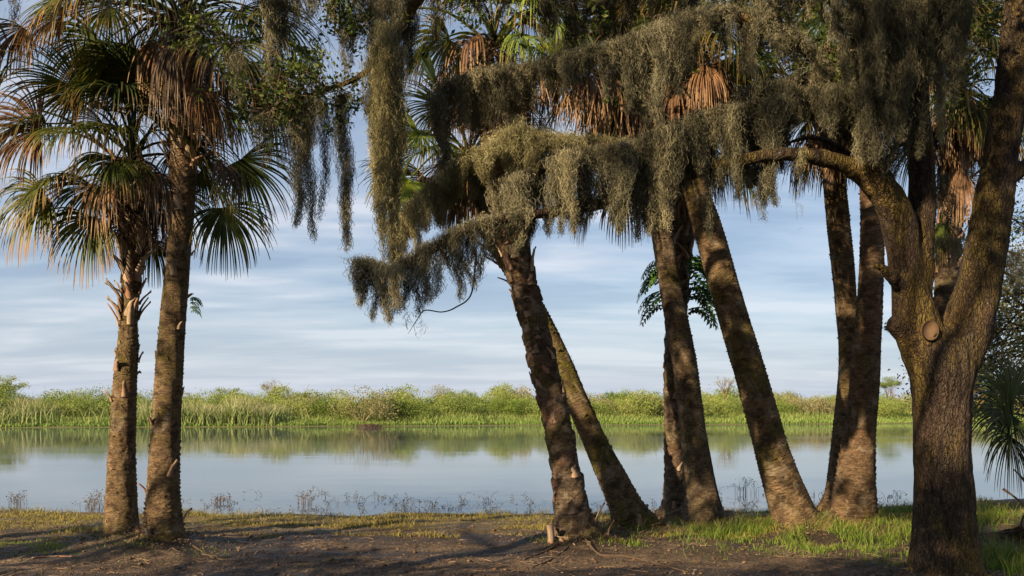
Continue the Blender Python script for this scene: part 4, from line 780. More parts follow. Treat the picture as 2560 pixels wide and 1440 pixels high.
# (px, py, Y) of what they shade, distance up-sun in metres, radius
SH = [(180, 230, 10, 6.5, .6), (330, 260, 9.9, 7, .6), (430, 230, 9.7, 7.5, .45), (570, 330, 9.9, 7.5, .6), (300, 420, 10.3, 6.5, .45), (330, 60, 9.7, 7, .5), (305, 1070, 10.4, 6.5, .42), (305, 1200, 10.4, 6.0, .5), (305, 1320, 10.4, 6.5, .5), (430, 900, 9.9, 7.5, .42), (405, 1210, 9.9, 7, .5), (405, 1320, 9.9, 7.5, .5), (450, 680, 9.9, 7, .5), (456, 520, 9.9, 7.5, .4),
      (250, 1420, 9.4, 6, .5), (600, 1410, 9.6, 7, .55), (700, 1420, 9.3, 7.5, .6), (850, 1420, 9.3, 8, .6), (980, 1410, 9.5, 8.5, .55), (1150, 1420, 9.2, 9, .35), (1300, 1440, 9.0, 9, .4), (1000, 1440, 8.8, 8, .6), (1500, 1440, 8.8, 9, .5), (1700, 1430, 9.0, 9.5, .5), (1950, 1440, 8.8, 10, .5), (2150, 1420, 9.0, 10, .5),
      (1385, 1050, 10.4, 9, .5), (1420, 1180, 10.4, 9, .45), (1440, 1300, 10.4, 9.5, .5), (1335, 780, 10.4, 9, .4), (1560, 1270, 11.9, 9, .4), (1490, 1110, 11.8, 9, .4),
      (1745, 1190, 12.3, 10, .5), (1760, 1290, 12.3, 9, .5), (1700, 900, 12.3, 10, .5), (1670, 700, 12.3, 10, .35), (1690, 1050, 13, 9.5, .4),
      (1855, 860, 11.1, 10, .5), (1800, 680, 11.1, 10, .35), (1960, 1230, 11.1, 10, .35), (2010, 1330, 11.1, 9.5, .4),
      (2140, 1230, 11.3, 10.5, .5), (2150, 1080, 11.3, 10.5, .45), (2165, 900, 11.3, 10, .45), (2110, 1000, 13.3, 10, .6), (2120, 1320, 11, 10, .5),
      (2340, 1420, 8.2, 11, .5), (2350, 1300, 8.2, 11, .5), (2310, 1150, 8.2, 11, .3), (2300, 950, 8.2, 11, .28), (2460, 600, 8.2, 11, .4), (2500, 380, 8.2, 11, .5), (2530, 180, 8.2, 11, .5), (2300, 620, 8.3, 11, .25),
      (1430, 470, 7.9, 9.5, .5), (1600, 440, 7.9, 9.5, .55), (1720, 400, 7.9, 10, .5), (1870, 390, 7.9, 10, .45), (1230, 480, 7.9, 9, .4), (1100, 690, 7.6, 9, .5), (930, 720, 7.6, 9, .4), (1960, 250, 8, 10, .5), (2110, 300, 8, 10.5, .55), (2230, 300, 7.8, 11, .55), (2200, 100, 7.8, 11, .6), (2350, 120, 7.8, 11, .5),
      (1230, 270, 8.2, 9, .5), (1100, 320, 8.2, 9, .4), (1420, 200, 8, 9.5, .5), (1600, 200, 8, 9.5, .55), (1750, 100, 8, 10, .55), (1900, 130, 8, 10, .5), (1400, 60, 8.3, 9.5, .5), (1650, 20, 8.3, 10, .5),
      (820, 480, 7.9, 8, .45), (740, 500, 7.9, 8, .4), (700, 100, 7.9, 7.5, .45), (960, 80, 7.8, 8.5, .45), (850, 220, 8, 8, .4), (600, 480, 9.9, 7, .55), (620, 620, 9.9, 7, .4), (330, 560, 10.4, 6, .4), (250, 200, 9.9, 6, .4), (560, 120, 9.9, 7, .5), (2150, 1440, 8.5, 10.5, .5), (2480, 1400, 8.4, 12, .5), (2450, 1250, 10, 11, .5)]
# (px, py, Y) of what the sun does reach: crown leaves are left out along these rays
LIT = [(320, 880, 10.4), (318, 940, 10.4), (322, 760, 10.4), (325, 700, 10.4), (408, 1050, 9.9), (410, 1110, 9.9), (495, 290, 9.6), (500, 360, 9.6), (60, 400, 10), (200, 620, 10.2), (60, 540, 10.2), (150, 150, 9.5), (330, 120, 9.5), (260, 660, 10.2),
       (1290, 620, 10.4), (1355, 930, 10.4), (1368, 1000, 10.4), (1400, 920, 11.7), (1450, 1020, 11.7), (1735, 480, 11.1), (1760, 560, 11.1), (1790, 640, 11.1), (1850, 800, 11.1), (1905, 1060, 11.1), (1930, 1130, 11.1), (1985, 1290, 11.1),
       (1690, 780, 12.2), (1715, 960, 12.2), (1730, 1080, 12.2), (2095, 600, 13.3), (2110, 800, 13.3), (2170, 530, 11.2), (2175, 620, 11.2), (2172, 720, 11.2), (2150, 1130, 11.2), (2170, 850, 11.2), (2230, 520, 8.1), (2190, 480, 8.1), (2260, 600, 8.1), (2250, 690, 8.1),
       (2365, 1040, 8), (2370, 960, 8), (2375, 890, 8), (2245, 930, 8.2), (2400, 810, 8), (2250, 800, 8), (2130, 420, 8), (1300, 400, 7.9), (1350, 370, 7.9), (1250, 420, 7.9), (1420, 400, 7.9), (960, 250, 7.7), (960, 350, 7.7), (960, 450, 7.7), (960, 550, 7.7),
       (1800, 440, 7.9), (1480, 300, 11), (1510, 240, 11), (1440, 260, 11), (1470, 90, 11), (1760, 210, 10.4), (1760, 270, 10.4), (1550, 560, 12), (1560, 620, 12), (1080, 190, 11.4), (1040, 320, 11.4), (1100, 430, 11.2), (1000, 580, 8.1), (1090, 520, 8.1), (1180, 120, 10), (1320, 80, 10),
       (500, 1330, 11.8), (650, 1330, 11.8), (800, 1330, 11.8), (950, 1330, 11.8), (1100, 1330, 11.8), (1250, 1330, 11.8), (1350, 1310, 12.2), (600, 1300, 12.8), (900, 1300, 12.8), (1200, 1300, 12.8), (1300, 1375, 10.4), (1180, 1385, 10.2), (1850, 1375, 10.3), (1950, 1360, 10.6), (2080, 1360, 10.6), (2200, 1380, 10.2), (2250, 1240, 13), (2500, 1220, 13.4), (150, 1350, 11), (50, 1340, 11), (1560, 1420, 9.2), (1380, 1405, 9.6), (100, 1410, 9.4),
       (2362, 250, 8.8), (2410, 160, 8.8), (1950, 1400, 9.8), (1745, 700, 12.8), (2450, 800, 13.6), (2390, 700, 13.8), (2500, 950, 13), (2540, 720, 13), (2500, 1020, 10.6), (2470, 1080, 10.6), (2460, 620, 13.5), (2330, 740, 14), (2450, 900, 13.5), (1640, 690, 12.8), (700, 240, 7.9), (760, 220, 7.9)]
SDN = np.array(sd); rs = np.random.default_rng(99)
LIT += [(x_, y_, Y_) for y_, Y_ in ((1300, 12.9), (1325, 12), (1352, 11.2)) for x_ in range(-20, 1400, 110)] + [(x_, 1360, 10.7) for x_ in (1800, 1900, 2020, 2140)] + [(1100, 1398, 9.8), (1220, 1410, 9.5), (1330, 1395, 9.9), (1450, 1425, 9.1), (1600, 1405, 9.6), (1720, 1400, 9.7), (1850, 1425, 9.2), (420, 1425, 9.2), (330, 1432, 9.1), (60, 1430, 9.1)]
LP = np.array([P(*l) for l in LIT])
def visible(c, m=0.0): return c[1] > 0.3 and c[0] / c[1] > -0.68 - m * .3 and (c[2] - CZ) / c[1] < 0.56 + m * .3
def shade_trees():  # unseen oaks, leaf clumps set up-sun to cast the chosen shade
    pts = []
    for px, py, Y, t_, r in SH: pts.append((*(np.array(P(px, py, Y)) + SDN * t_), r))
    pts = np.array(pts)
    TR = [('shade oak out of view, left of the leftmost palm', (-11.5, 6.0)), ('shade oak out of view, left of where the camera stands', (-7.0, 3.0)), ('shade oak out of view, near the camera on its left', (-5.0, -0.6))]
    own = np.argmin([(pts[:, 0] - a[0]) ** 2 + (pts[:, 1] - a[1]) ** 2 for _, a in TR], axis=0)
    for k3, (lb, (bx, by)) in enumerate(TR):
        sel = own == k3
        if not sel.any(): continue
        q = pts[sel]; B = np.array((bx, by, gz(bx, by))); t = thing('oak_tree', lb, 'oak tree', tuple(B)); tk = MB(); lf = MB()
        H = q[:, 2].max(); stick(tk, [B - [0, 0, .3], B + [.1, 0, 1.2], B + [0, .1, H * .7]], .26, .12, 12, 14)
        for x, y, z, r in q:
            c = np.array((x, y, z))
            if visible(c, .3): continue
            a = B + [0, 0, np.clip(z - 1.2, 0.8, H * .65)]
            stick(tk, [a, (a + c) / 2 + rs.normal(size=3) * .15, c], .05, .01, 5, 7)
            n = int(340 * r * r * 4); n_c = max(4, int(n / 26))
            for k in range(n_c):
                cc = c + unit(rs.normal(size=3)) * r * rs.uniform(0, 1) ** .5 * [1, 1, .8]
                if visible(cc) or (np.linalg.norm(np.cross(cc - LP, SDN), axis=1) < 0.33).any(): continue
                leaves(lf, cc + rs.normal(size=(26, 3)) * .09, .085, rs, rnd=rs.uniform(0, 1), aspect=.6)
        tk.build('trunk', M_OAK, t, smooth=True); lf.build('crown', M_LEAF, t)
shade_trees()
def added_roof():  # canopy added to cut sky light and deepen the shade
    """added oaks, never in view: their crowns close the sky above and behind the viewer"""
    rc = np.random.default_rng(321)
    T = [(-9.5, -5.5, 'big shade oak behind the viewer on the left'), (-2.5, -8.5, 'big shade oak straight behind the viewer'), (5.5, -6.5, 'big shade oak behind the viewer on the right'), (11.0, 1.0, 'big shade oak to the right of the viewer'), (-13.0, 2.0, 'big shade oak to the left of the viewer')]
    C = []
    for _ in range(560): C.append((rc.uniform(-14, 14), rc.uniform(-13, 7.5), rc.uniform(6.9, 9.2)))
    for _ in range(130): C.append((rc.uniform(-15, 15), rc.uniform(-15, -11), rc.uniform(1.0, 8)))
    for _ in range(110): C.append((rc.uniform(12, 14.5), rc.uniform(-10, 3), rc.uniform(1.2, 8)))
    for _ in range(70): C.append((rc.uniform(-16, -13.5), rc.uniform(-8, 7), rc.uniform(1.2, 8)))
    C = np.array(C); own = np.argmin([(C[:, 0] - a) ** 2 + (C[:, 1] - b_) ** 2 for a, b_, _ in T], axis=0)
    for k, (bx, by, lb) in enumerate(T):
        B = np.array((bx, by, gz(bx, by))); t = thing('oak_tree', lb, 'oak tree', tuple(B)); tk = MB(); lf = MB()
        stick(tk, [B - [0, 0, .3], B + [.2, 0, 2.0], B + [0, .2, 5.2]], .42, .22, 14, 14)
        for c in C[own == k]:
            if visible(c, .35): continue
            if (np.linalg.norm(np.cross(c - LP, SDN), axis=1) < 0.58).any(): continue
            if rc.random() < .3: stick(tk, [B + [0, 0, rc.uniform(2.5, 5)], (B + c) / 2 + [0, 0, 2.2], c], .07, .012, 5, 7)
            q = c + rc.normal(size=(60, 3)) * [.42, .42, .3]; q = q[[not visible(p) and not (np.linalg.norm(np.cross(p - LP, SDN), axis=1) < 0.36).any() for p in q]]
            leaves(lf, q, .20, rc, rnd=rc.uniform(0, 1), aspect=.6)
        tk.build('trunk', M_OAK, t, smooth=True); lf.build('crown', M_LEAF, t)
added_roof()

# ------------------------------------------------------------------ ferns on the palms
def fern(label, px, py, Y, n, L, seed, side=0):
    rng = np.random.default_rng(seed); c = np.array(P(px, py, Y)); t = thing('fern', label, 'fern', c); mb = MB()
    for k in range(n):
        az = rng.uniform(0, 2 * math.pi) if not side else rng.uniform(-1, 1) + (0 if side > 0 else math.pi); d = np.array([math.cos(az), math.sin(az) * 0.6, 0.5]); pos = c.copy() + np.array([0, 0, rng.uniform(-0.9, 0.45) * L])
        l = L * rng.uniform(0.6, 1.1); K = 9; d = unit(d); r_ = rng.uniform(0.1, 0.9)
        for q in range(K):
            nd = unit(d + np.array([0, 0, -0.30])); s = unit(np.cross(d, [0, 0, 1.0])); w = l * 0.30 * math.sin(math.pi * (q + 1) / (K + 1)) ** 0.6
            for sg in (-1, 1):
                e = pos + s * sg * w + d * w * 0.35 + np.array([0, 0, -0.03])
                mb.add([pos, pos + d * l / K * 0.7 + s * sg * w * 0.5, e, pos + d * l / K * -0.3 + s * sg * w * 0.55], [(0, 1, 2, 3)], rnd=r_, t=0.0)
            mb.add([pos - s * .003, pos + s * .003, pos + d * l / K + s * .002, pos + d * l / K - s * .002], [(0, 1, 2, 3)], rnd=r_, t=0.0)
            pos = pos + d * l / K; d = nd
    mb.build('leaves', M_FERN, t)
fern('green fern hanging off the right side of the shaggy slim palm', 1722, 690, 12.6, 26, 0.62, 1, 1)
fern('dark green fern hanging left of the grey ringed palm', 1668, 690, 12.6, 20, 0.6, 2, -1)
fern('small leafy sprout on the right of the second palm trunk', 478, 745, 9.8, 5, 0.2, 3, 1)
fern('tiny tuft of leaves on the right side of the thick brown palm', 2212, 812, 11.2, 4, 0.14, 4, 1)

# ------------------------------------------------------------------ far bank
def shrub_mesh(seed, rx, ry, h, n, size, m, bare=0.0):
    rng = np.random.default_rng(seed); mb = MB(); tw = MB(); k = max(6, int(rx * 5))
    for i in range(k):
        az = rng.uniform(0, 6.28); rr = math.sqrt(rng.random()) * 0.75; c = np.array([math.cos(az) * rr * rx, math.sin(az) * rr * ry, h * (0.72 - 0.3 * rr ** 2) * rng.uniform(0.55, 1.12)])
        r = rx * rng.uniform(0.24, 0.42); d = unit(rng.normal(size=(n // k, 3))) * (rng.uniform(0.5, 1.0, (n // k, 1)) ** 0.4)
        d *= 1 + 0.25 * rng.normal(size=(n // k, 1)) * 0.6
        pts = c + d * np.array([r, r, r * 0.75]); pts = pts[pts[:, 2] > 0.02]; leaves(mb, pts, size, rng, rnd=rng.uniform(0.15, 0.75), aspect=0.6)
    lo = rng.uniform(-1, 1, (n // 4, 3)) * np.array([rx * .9, ry * .9, 0]) + np.array([0, 0, 1]) * rng.uniform(0, h * 0.5, (n // 4, 1)); leaves(mb, lo, size, rng, rnd=0.3)
    for i in range(int(8 + 16 * bare)):
        az = rng.uniform(0, 6.28); e = np.array([math.cos(az) * rx * .7, math.sin(az) * ry * .7, h * rng.uniform(0.6, 1.0)]); stick(tw, [(0, 0, 0), e * 0.5 + rng.normal(size=3) * 0.15, e], 0.035, 0.01, 3, 5, rnd=rng.uniform(0.3, 1))
    V = np.concatenate(mb.v + tw.v); nq = np.concatenate(mb.q); n0 = mb.n
    L = [np.vstack([nq, np.concatenate(tw.q) + n0])]; 
    a = {k_: np.concatenate(mb.a[k_] + tw.a[k_]) for k_ in ('rnd', 't')}
    o = mk('shrub', V, L, m, attrs=a); return o
def far_bank():
    rng = np.random.default_rng(5)
    kinds = [(M_SH[0], 'leafy green shrub in the thicket on the far bank', 'green shrubs on the far bank'), (M_SH[1], 'yellow green shrub in the thicket on the far bank', 'yellow green shrubs on the far bank'), (M_SH[2], 'brownish shrub in the thicket on the far bank', 'brownish shrubs on the far bank'), (M_SH[3], 'darker green shrub in the thicket on the far bank', 'dark green shrubs on the far bank')]
    protos = []
    for k, (m, lb, g) in enumerate(kinds):
        for v in range(3):
            protos.append((k, shrub_mesh(200 + k * 10 + v, rng.uniform(1.9, 2.8), rng.uniform(1.6, 2.2), rng.uniform(2.3, 3.0), 5200, 0.115, m, 0.6 if k == 2 else 0.0)))
    first = set()
    zones = [(-9999, 270, 'left of the leftmost palm'), (270, 480, 'behind the two left palms'), (480, 900, 'right of the second palm'), (900, 1330, 'just left of the rough centre palm'), (1330, 1660, 'right of the centre pair'), (1660, 1930, 'behind the grey ringed palm'), (1930, 2290, 'left of the oak'), (2290, 9999, 'right of the oak trunk')]
    def put(i, x, y, s, sz):
        k, p = protos[i]
        if i in first: o = p.copy(); COL.objects.link(o)
        else: o = p; first.add(i)
        o.location = (x, y, gz(x, y) - 0.05); o.rotation_euler.z = rng.uniform(0, 6.28); o.scale = (s, s, sz)
        ppx = x / y * F + CX; zn = [w for a, b, w in zones if a <= ppx < b][0]; rw = ['front', 'middle', 'back'][row]
        tag(o, kinds[k][1].split(' in the')[0] + ', ' + rw + ' of the far thicket, ' + zn, 'shrub', kinds[k][2])
    for row, (dy, dens) in enumerate([(5.0, 2.6), (9.5, 3.0), (15, 3.4)]):
        x = -62.0
        while x < 68:
            X = x + rng.uniform(-0.8, 0.8); y = farshore(X) + dy + rng.normal(0, 1.0)
            rgt = min(1, max(0, (X + 5) / 30)); w = np.array([0.36, 0.40 - 0.1 * rgt, 0.08 + 0.32 * rgt, 0.16]); w /= w.sum()
            k = rng.choice(4, p=w); s = rng.uniform(0.75, 1.15) * (1 + 0.08 * row)
            put(k * 3 + rng.integers(0, 3), X, y, s, s ** .5 * rng.uniform(0.92, 1.1) * (0.98 + 0.12 * row)); x += dens * rng.uniform(0.7, 1.25)
    # shrubs that stand out
    for px, py, Y, rx, h, m, lb in [(905, 1055, 78, 3.6, 3.6, M_SH[2], 'broad brownish twiggy bush at the water, opposite the gap right of the leftmost palms'),
                                    (1000, 1050, 80, 2.4, 2.7, M_SH[3], 'dark green rounded bush just right of the broad twiggy one'),
                                    (1620, 1040, 86, 2.6, 3.3, M_SH[2], 'brownish bush on the far bank seen left of the slim shaggy palm'),
                                    (130, 1050, 80, 3.0, 2.9, M_SH[3], 'dark leafy bush low on the far bank at the far left')]:
        p = P(px, py, Y); o = shrub_mesh(int(px), rx, 2.0, h, 2600, 0.16, m, 1.0); o.location = (p.x, max(Y, farshore(p.x) + 2), 0.1); tag(o, lb, 'shrub')
    for px, Y, h, cr, m, lb, nl in [(687, 100, 4.4, 1.6, M_SH[2], 'small bare-looking round tree rising above the thicket left of the centre', 1100), (1095, 100, 4.0, 1.6, M_SH[2], 'small sparse tree poking above the thicket near the centre', 700),
                                (1812, 96, 4.9, 1.3, M_SH[2], 'leafless spindly tree above the thicket between the leaning palms', 350), (2225, 120, 5.6, 1.8, M_SH[3], 'dark rounded tree on the skyline left of the oak', 2600), (560, 100, 3.9, 1.8, M_SH[0], 'low spreading tree top above the reeds on the left', 1500), (15, 90, 4.6, 2.2, M_SH[1], 'rounded willow top at the left edge of the far bank', 2500), (1260, 98, 4.0, 1.5, M_SH[0], 'small green tree top above the thicket left of the rough centre palm', 1300)]:
        x = (px - CX) / F * Y; rng2 = np.random.default_rng(px); t = thing('small_tree', lb, 'tree', (x, Y, gz(x, Y))); B = np.array((x, Y, gz(x, Y))); tk = MB(); lf = MB()
        for q in range(22):
            d = unit(rng2.normal(size=3) * [1, 1, .7]); c = B + [0, 0, h - cr * .55] + d * np.array([cr, cr, cr * .5]) * rng2.uniform(.4, 1)
            stick(tk, [B + [0, 0, 0], B + [0, 0, h * .45] + rng2.normal(size=3) * .2, c], 0.05, 0.012, 4, 6, rnd=rng2.uniform(0, 1)); leaves(lf, c + rng2.normal(size=(nl // 22, 3)) * [.3, .3, .16], 0.15, rng2)
        tk.build('trunk', M_TWIG, t); lf.build('crown', m, t)
    # reed beds and bank grass
    rg = np.random.default_rng(8); mb = MB(); n = 3300
    px = np.concatenate([rg.normal(470, 60, n // 3), rg.normal(620, 55, n // 3), rg.normal(110, 60, n // 6), rg.normal(690, 18, n // 6)]); x = (px - CX) / F * 80
    y = np.array([farshore(a) for a in x]) + rg.uniform(0.6, 5, len(x)); base = np.stack([x, y, np.array([gz(a, b) for a, b in zip(x, y)])], 1)
    blades(mb, base, (1.2 + 1.7 * np.array([0.5 + 0.8 * mn.noise(Vector((a * 0.35, b * .3, 5))) for a, b in zip(x, y)]) * rg.uniform(.5, 1.2, len(x))), np.full(len(x), 0.09), 0.5, rg, 3); tag(mb.build('reeds', M_REED), 'tall pale reeds standing at the far waterline on the left', 'reeds', kind='stuff')
    mb = MB(); n = 42000; x = rg.uniform(-60, 66, n); dd = rg.uniform(0.15, 1, n) ** 1.3 * 5.5; y = np.array([farshore(a) for a in x]) + dd
    base = np.stack([x, y, np.array([gz(a, b) for a, b in zip(x, y)])], 1); pat = np.array([mn.noise(Vector((a * 0.12, b * 0.3, 7))) for a, b in zip(x, y)])
    h = (0.25 + 0.75 * np.clip(dd / 3, 0, 1)) * (0.9 + 0.6 * pat) * rg.uniform(0.5, 1.1, n); blades(mb, base, h, np.full(n, 0.10), 0.4, rg, 2); tag(mb.build('bank_grass', M_BANKG), 'bright green marsh grass along the far waterline', 'grass', kind='stuff')
    # dark muddy hummock in the water
    p = P(925, 1070, 72.5); mb = MB(); q = rg.normal(size=(900, 3)) * [0.5, 0.28, 0.07] + [p.x, p.y, 0.14]; q = q[q[:, 2] > -.02]; leaves(mb, q, 0.16, rg); th = np.linspace(0, 2 * math.pi, 16, endpoint=False); V = [(p.x + r * math.cos(a) * 1.0, p.y + r * math.sin(a) * .6, z) for r, z in ((1.1, -.1), (.9, .12), (.45, .24)) for a in th] + [(p.x, p.y, .27)]
    mb.add(V, [(16 * i + k, 16 * i + (k + 1) % 16, 16 * i + 16 + (k + 1) % 16, 16 * i + 16 + k) for i in range(2) for k in range(16)] + [(32 + k, 32 + (k + 1) % 16, 48, 48) for k in range(0)], [(32 + k, 32 + (k + 1) % 16, 48) for k in range(16)], rnd=.1, t=0.); tag(mb.build('mud_hummock', M_ROOT), 'dark brown hummock sitting in the water before the far bank', 'hummock')
far_bank()

# ------------------------------------------------------------------ near shore: grass, dead stalks, litter, roots
def near_shore():
    rg = np.random.default_rng(77)
    # low yellowish growth along the shore
    n = 120000; x = rg.uniform(-9.5, 9.5, n); sh = np.array([shore(a) for a in x]); d = rg.uniform(0.05, 5.2, n); y = sh - d
    pat = np.array([mn.noise(Vector((a * 0.8, b * 1.6, 1))) + 0.5 * mn.noise(Vector((a * 3.1, b * 4, 6))) for a, b in zip(x, y)])
    left = x < -3.6
    keep = (pat + 0.12 > np.abs(d - 2.3) / 2.6 - 0.42) & (rg.random(n) < 0.75); keep &= ~((d > 4.0) & (x > -2.5) & (x < 3) & (pat < 0.35))
    x, y, pat, d = x[keep], y[keep], pat[keep], d[keep]; base = np.stack([x, y, np.array([gz(a, b) for a, b in zip(x, y)]) - 0.004], 1)
    mb = MB(); h = rg.uniform(0.015, 0.07, len(x)) * (0.7 + 1.5 * np.clip(pat, -.3, 1)) * (1 + 0.8 * (d < 0.7)); blades(mb, base, h, np.full(len(x), 0.010), 0.9, rg, 2)
    tag(mb.build('shore_grass', M_GR), 'short yellowish brown grass carpet along the muddy shore', 'grass', kind='stuff')
    # green grass: patches round the palms on the right, a strip on the left
    mb = MB(); B = []; Hh = []
    spots = [(3.2, 11.0, 1.1, .5, 2600, .20), (4.3, 10.7, 1.2, .5, 3000, .2), (4.9, 9.6, 0.8, .5, 1600, .16), (2.55, 11.7, .35, .25, 260, .10), (5.5, 9.0, .7, 1.0, 2600, .26), (6.0, 12.6, 1.6, .9, 4200, .22), (5.0, 12.4, 1.0, .6, 1500, .2), (1.35, 10.2, .35, .2, 260, .09), (4.6, 8.9, .7, .4, 800, .10), (-6.2, 10.1, 1.6, .55, 5200, .05), (-4.2, 9.6, .8, .25, 700, .05), (3.8, 9.9, 1.2, .35, 1500, .12), (2.5, 9.6, .8, .4, 200, .05), (6.4, 14.4, 1.5, .7, 3200, .24), (0.55, 10.2, .3, .15, 160, .07)]
    for cx, cy, sx, sy, k, hh in spots:
        a = rg.normal(cx, sx * .6, k); b = rg.normal(cy, sy * .6, k); ok = b < 15.5; a, b = a[ok], b[ok]
        nz = np.array([mn.noise(Vector((p * 2.5, q * 2.5, 3))) for p, q in zip(a, b)]); ok = nz > -0.05 - 0.22 * rg.random(len(a)); a, b, nz = a[ok], b[ok], nz[ok]
        B.append(np.stack([a, b, np.array([gz(p, q) for p, q in zip(a, b)]) - 0.005], 1)); Hh.append(hh * 0.85 * rg.uniform(0.25, 1.3, len(a)) * (0.7 + 1.3 * nz))
    B = np.concatenate(B); Hh = np.concatenate(Hh); blades(mb, B, Hh, np.full(len(B), 0.009) * rg.uniform(0.6, 1.3, len(B)), 0.55, rg, 4)
    tag(mb.build('green_grass', M_GG), 'fresh green grass round the palm feet and on the left of the shore', 'grass', kind='stuff')
    # litter of dead leaf pieces
    mb = MB(); n = 15000; x = rg.uniform(-7, 7, n); y = 7.2 + 6 * rg.random(n) ** 1.5; c = np.stack([x, y, np.array([gz(a, b) for a, b in zip(x, y)]) + 0.008], 1)
    az = rg.uniform(0, 6.28, n); l = rg.uniform(0.006, 0.026, n) * (1 + 2.8 * (rg.random(n) < 0.10)); w = rg.uniform(0.003, 0.008, n); d = np.stack([np.cos(az), np.sin(az), rg.normal(0, .15, n)], 1); s = np.stack([-np.sin(az), np.cos(az), rg.normal(0, .3, n)], 1)
    V = np.stack([c - d * l[:, None], c + s * w[:, None], c + d * l[:, None], c - s * w[:, None]], 1).reshape(-1, 3); mb.add(V, np.arange(4 * n).reshape(-1, 4), rnd=np.repeat(rg.uniform(0, 1, n) ** 1.5, 4), t=0.0)
    for q in range(900):
        a, b = rg.uniform(-7, 7), 7.3 + 5.5 * rg.random() ** 1.6; th = rg.uniform(0, 6.28); ll = rg.uniform(.05, .22); e = (a + math.cos(th) * ll, b + math.sin(th) * ll); m_ = ((a + e[0]) / 2 + rg.normal(0, .015), (b + e[1]) / 2 + rg.normal(0, .015))
        stick(mb, [(a, b, gz(a, b) + .004), (m_[0], m_[1], gz(*m_) + .012), (e[0], e[1], gz(*e) + .004)], rg.uniform(.002, .005), .0015, 4, 5, rnd=rg.uniform(0, 1))
    for q in range(4500):                # crumbs of dark soil
        a, b = rg.uniform(-6.5, 6.5), 7.3 + 4.6 * rg.random() ** 1.5; r = rg.uniform(.005, .016) * (1 + 1.2 * (rg.random() < .1)); c0 = np.array((a, b, gz(a, b) + r * .3)); o6 = np.array([[1, 0, 0], [-1, 0, 0], [0, 1, 0], [0, -1, 0], [0, 0, .7], [0, 0, -.7]]) * r * rg.uniform(.6, 1.3, (6, 1))
        mb.add(c0 + o6, None, [(0, 2, 4), (2, 1, 4), (1, 3, 4), (3, 0, 4), (2, 0, 5), (1, 2, 5), (3, 1, 5), (0, 3, 5)], rnd=rg.uniform(-.6, .3), t=0.)
    for bx, by, hh_, rr_ in BUMPS:       # litter and crumbs piled against the feet
        k = 420; a = rg.uniform(0, 6.28, k); r = 0.16 + np.abs(rg.normal(0, .22, k)); xx = bx + np.cos(a) * r; yy = by + np.sin(a) * r; cc = np.stack([xx, yy, np.array([gz(p, q) for p, q in zip(xx, yy)]) + rg.uniform(.004, .03, k)], 1); leaves(mb, cc, .045, rg, aspect=.35, rnd=.25)
    tag(mb.build('leaf_litter', M_LIT), 'bits of dead leaf strewn over the bare soil', 'leaf litter', kind='stuff')
    # dead stalks standing in the shallows
    protos = []
    for v in range(6):
        mb = MB(); r2 = np.random.default_rng(300 + v)
        for q in range(r2.integers(2, 7)):
            bx, by = r2.normal(0, 0.03, 2); h = r2.uniform(0.05, 0.30) * r2.uniform(.4, 1); ln = r2.normal(0, 0.9, 2)
            p = [(bx, by, -0.12), (bx + ln[0] * h * .4, by + ln[1] * h * .4, h * .6), (bx + ln[0] * h, by + ln[1] * h, h * (0.9 if r2.random() > .3 else 0.4))]; stick(mb, p, 0.0042, 0.002, 3, 6, rnd=r2.uniform(0, 1))
            if r2.random() < .6: leaves(mb, np.array(p[-1]) + r2.normal(size=(5, 3)) * [.02, .02, .03], 0.035, r2)
        protos.append(mb.build('dead_stalks', M_DRY))
    for k in range(120):
        x = rg.uniform(-9, 8.6); y = shore(x) + abs(rg.normal(0.15, 1.5)) + 0.1 * rg.random(); p = protos[k % 6]
        o = p if k < 6 else p.copy()
        if k >= 6: COL.objects.link(o)
        o.location = (x, y, 0.0); o.rotation_euler.z = rg.uniform(0, 6.28); s = rg.uniform(0.45, 1.25); o.scale = (s, s, s * rg.uniform(0.7, 1.3)); ppx = x / y * F + CX; zn = 'left of the leftmost palm' if ppx < 290 else 'right of the second palm' if ppx < 900 else 'left of the rough centre palm' if ppx < 1400 else 'right of the centre pair' if ppx < 1950 else 'near the oak'
        tag(o, 'thin dead stalks in the shallows ' + zn + (', by the mud' if y - shore(x) < 1 else ', farther out'), 'dead plant', 'dead stalks in the shallows')
    # a few larger withered clumps
    for px, py, h, lb in [(232, 1275, .30, 'dense dark withered clump in the shallows left of the leftmost palm'), (45, 1262, .24, 'dark withered clump in the shallows near the left edge'), (548, 1258, .14, 'low dark floating tangle right of the second palm'), (1865, 1235, .34, 'brown bushy weed in the shallows left of the long diagonal palm'), (765, 1260, .28, 'brown seed-headed weed in the shallows between the palm groups')]:
        Y = CZ * F / (py - HY); p = P(px, py, Y); mb = MB(); r2 = np.random.default_rng(int(px))
        for q in range(26):
            bx, by = r2.normal(0, .09, 2); e = (bx + r2.normal(0, .12), by + r2.normal(0, .1), h * r2.uniform(.3, 1.1)); stick(mb, [(bx, by, -.1), (bx, by, h * .4), e], .004, .002, 3, 5, rnd=r2.uniform(0, 1)); leaves(mb, np.array(e) + r2.normal(size=(5, 3)) * .03, .035, r2)
        o = mb.build('withered_weed', M_DRY); o.location = (p.x, p.y, 0); tag(o, lb, 'dead plant')
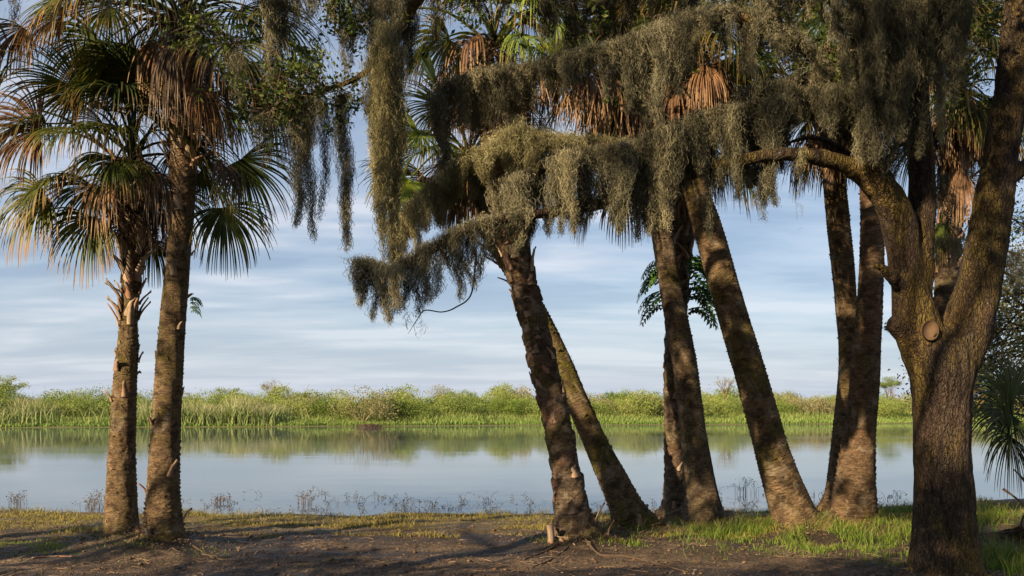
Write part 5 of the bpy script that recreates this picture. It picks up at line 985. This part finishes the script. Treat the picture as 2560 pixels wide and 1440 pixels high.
    # roots and fallen sticks
    for k, (pts, r, nm, lb, ct) in enumerate([([(1455, 1365), (1500, 1385), (1560, 1390), (1640, 1410), (1720, 1432)], .018, 'root', 'long bare root snaking right over the soil from the rough centre palm', 'root'),
                                ([(1500, 1345), (1540, 1350), (1570, 1357)], .03, 'fallen_stick', 'dark stick lying right of the foot of the rough centre palm', 'stick'),
                                ([(1395, 1370), (1350, 1385), (1310, 1400)], .014, 'root', 'thin root running left from the foot of the rough centre palm', 'root'),
                                ([(1420, 1370), (1380, 1400), (1330, 1420)], .012, 'root', 'thin root running towards the viewer from the rough centre palm', 'root'),
                                ([(480, 1375), (530, 1395), (600, 1412)], .014, 'root', 'root spreading right from the second palm', 'root'),
                                ([(430, 1392), (500, 1405), (560, 1425)], .012, 'root', 'lower root spreading right from the second palm', 'root'),
                                ([(0, 1382), (50, 1378), (110, 1375)], .006, 'fallen_stick', 'thin pale stalk lying on the grass at the left edge', 'stick'),
                                ([(80, 1395), (130, 1392), (180, 1396)], .012, 'fallen_stick', 'pale dead frond stalk lying in front of the leftmost palm', 'stick'),
                                ([(1990, 1385), (1960, 1395), (1940, 1400)], .008, 'fallen_stick', 'short pale stick in the grass before the long diagonal palm', 'stick')]):
        P3 = []
        for px, py in pts:
            Y = 10.5
            for _ in range(6): p = P(px, py, Y); z = gz(p.x, Y); Y = (CZ - z) * F / (py - HY)
            p = P(px, py, Y); P3.append((p.x, p.y, gz(p.x, p.y) + r * 0.4))
        mb = MB(); C = spline(P3, 26); vn = vnoise(k); V, Q, T, _ = tube(C, np.linspace(r, r * .4, 26), 8, lambda th, v: 1 + .2 * vn(th, v * 6)); mb.add(V, Q, T, rnd=0.8 if 'pale' in lb else .35, t=0.); tag(mb.build(nm, M_BASE if 'pale' in lb else M_ROOT, smooth=True), lb, ct)
    # cut stump and fallen leaf base at the foot of the rough palm
    c = P(1378, 1345, 10.1); c.z = gz(c.x, c.y); t = thing('palm_stump', 'small pale sawn-off stub leaning on the foot of the rough centre palm', 'stump', c)
    C = np.array([(c.x, c.y, c.z - .05), (c.x - .005, c.y, c.z + .1), (c.x - .015, c.y, c.z + .20)]); V, Q, T, _ = tube(spline(C, 10), np.full(10, .042), 12, cap=True); mb = MB(); mb.add(V, Q, T); mb.build('stub', M_BASE, t)
near_shore()
print('objects', len(bpy.data.objects), 'verts', sum(len(m.vertices) for m in bpy.data.meshes))
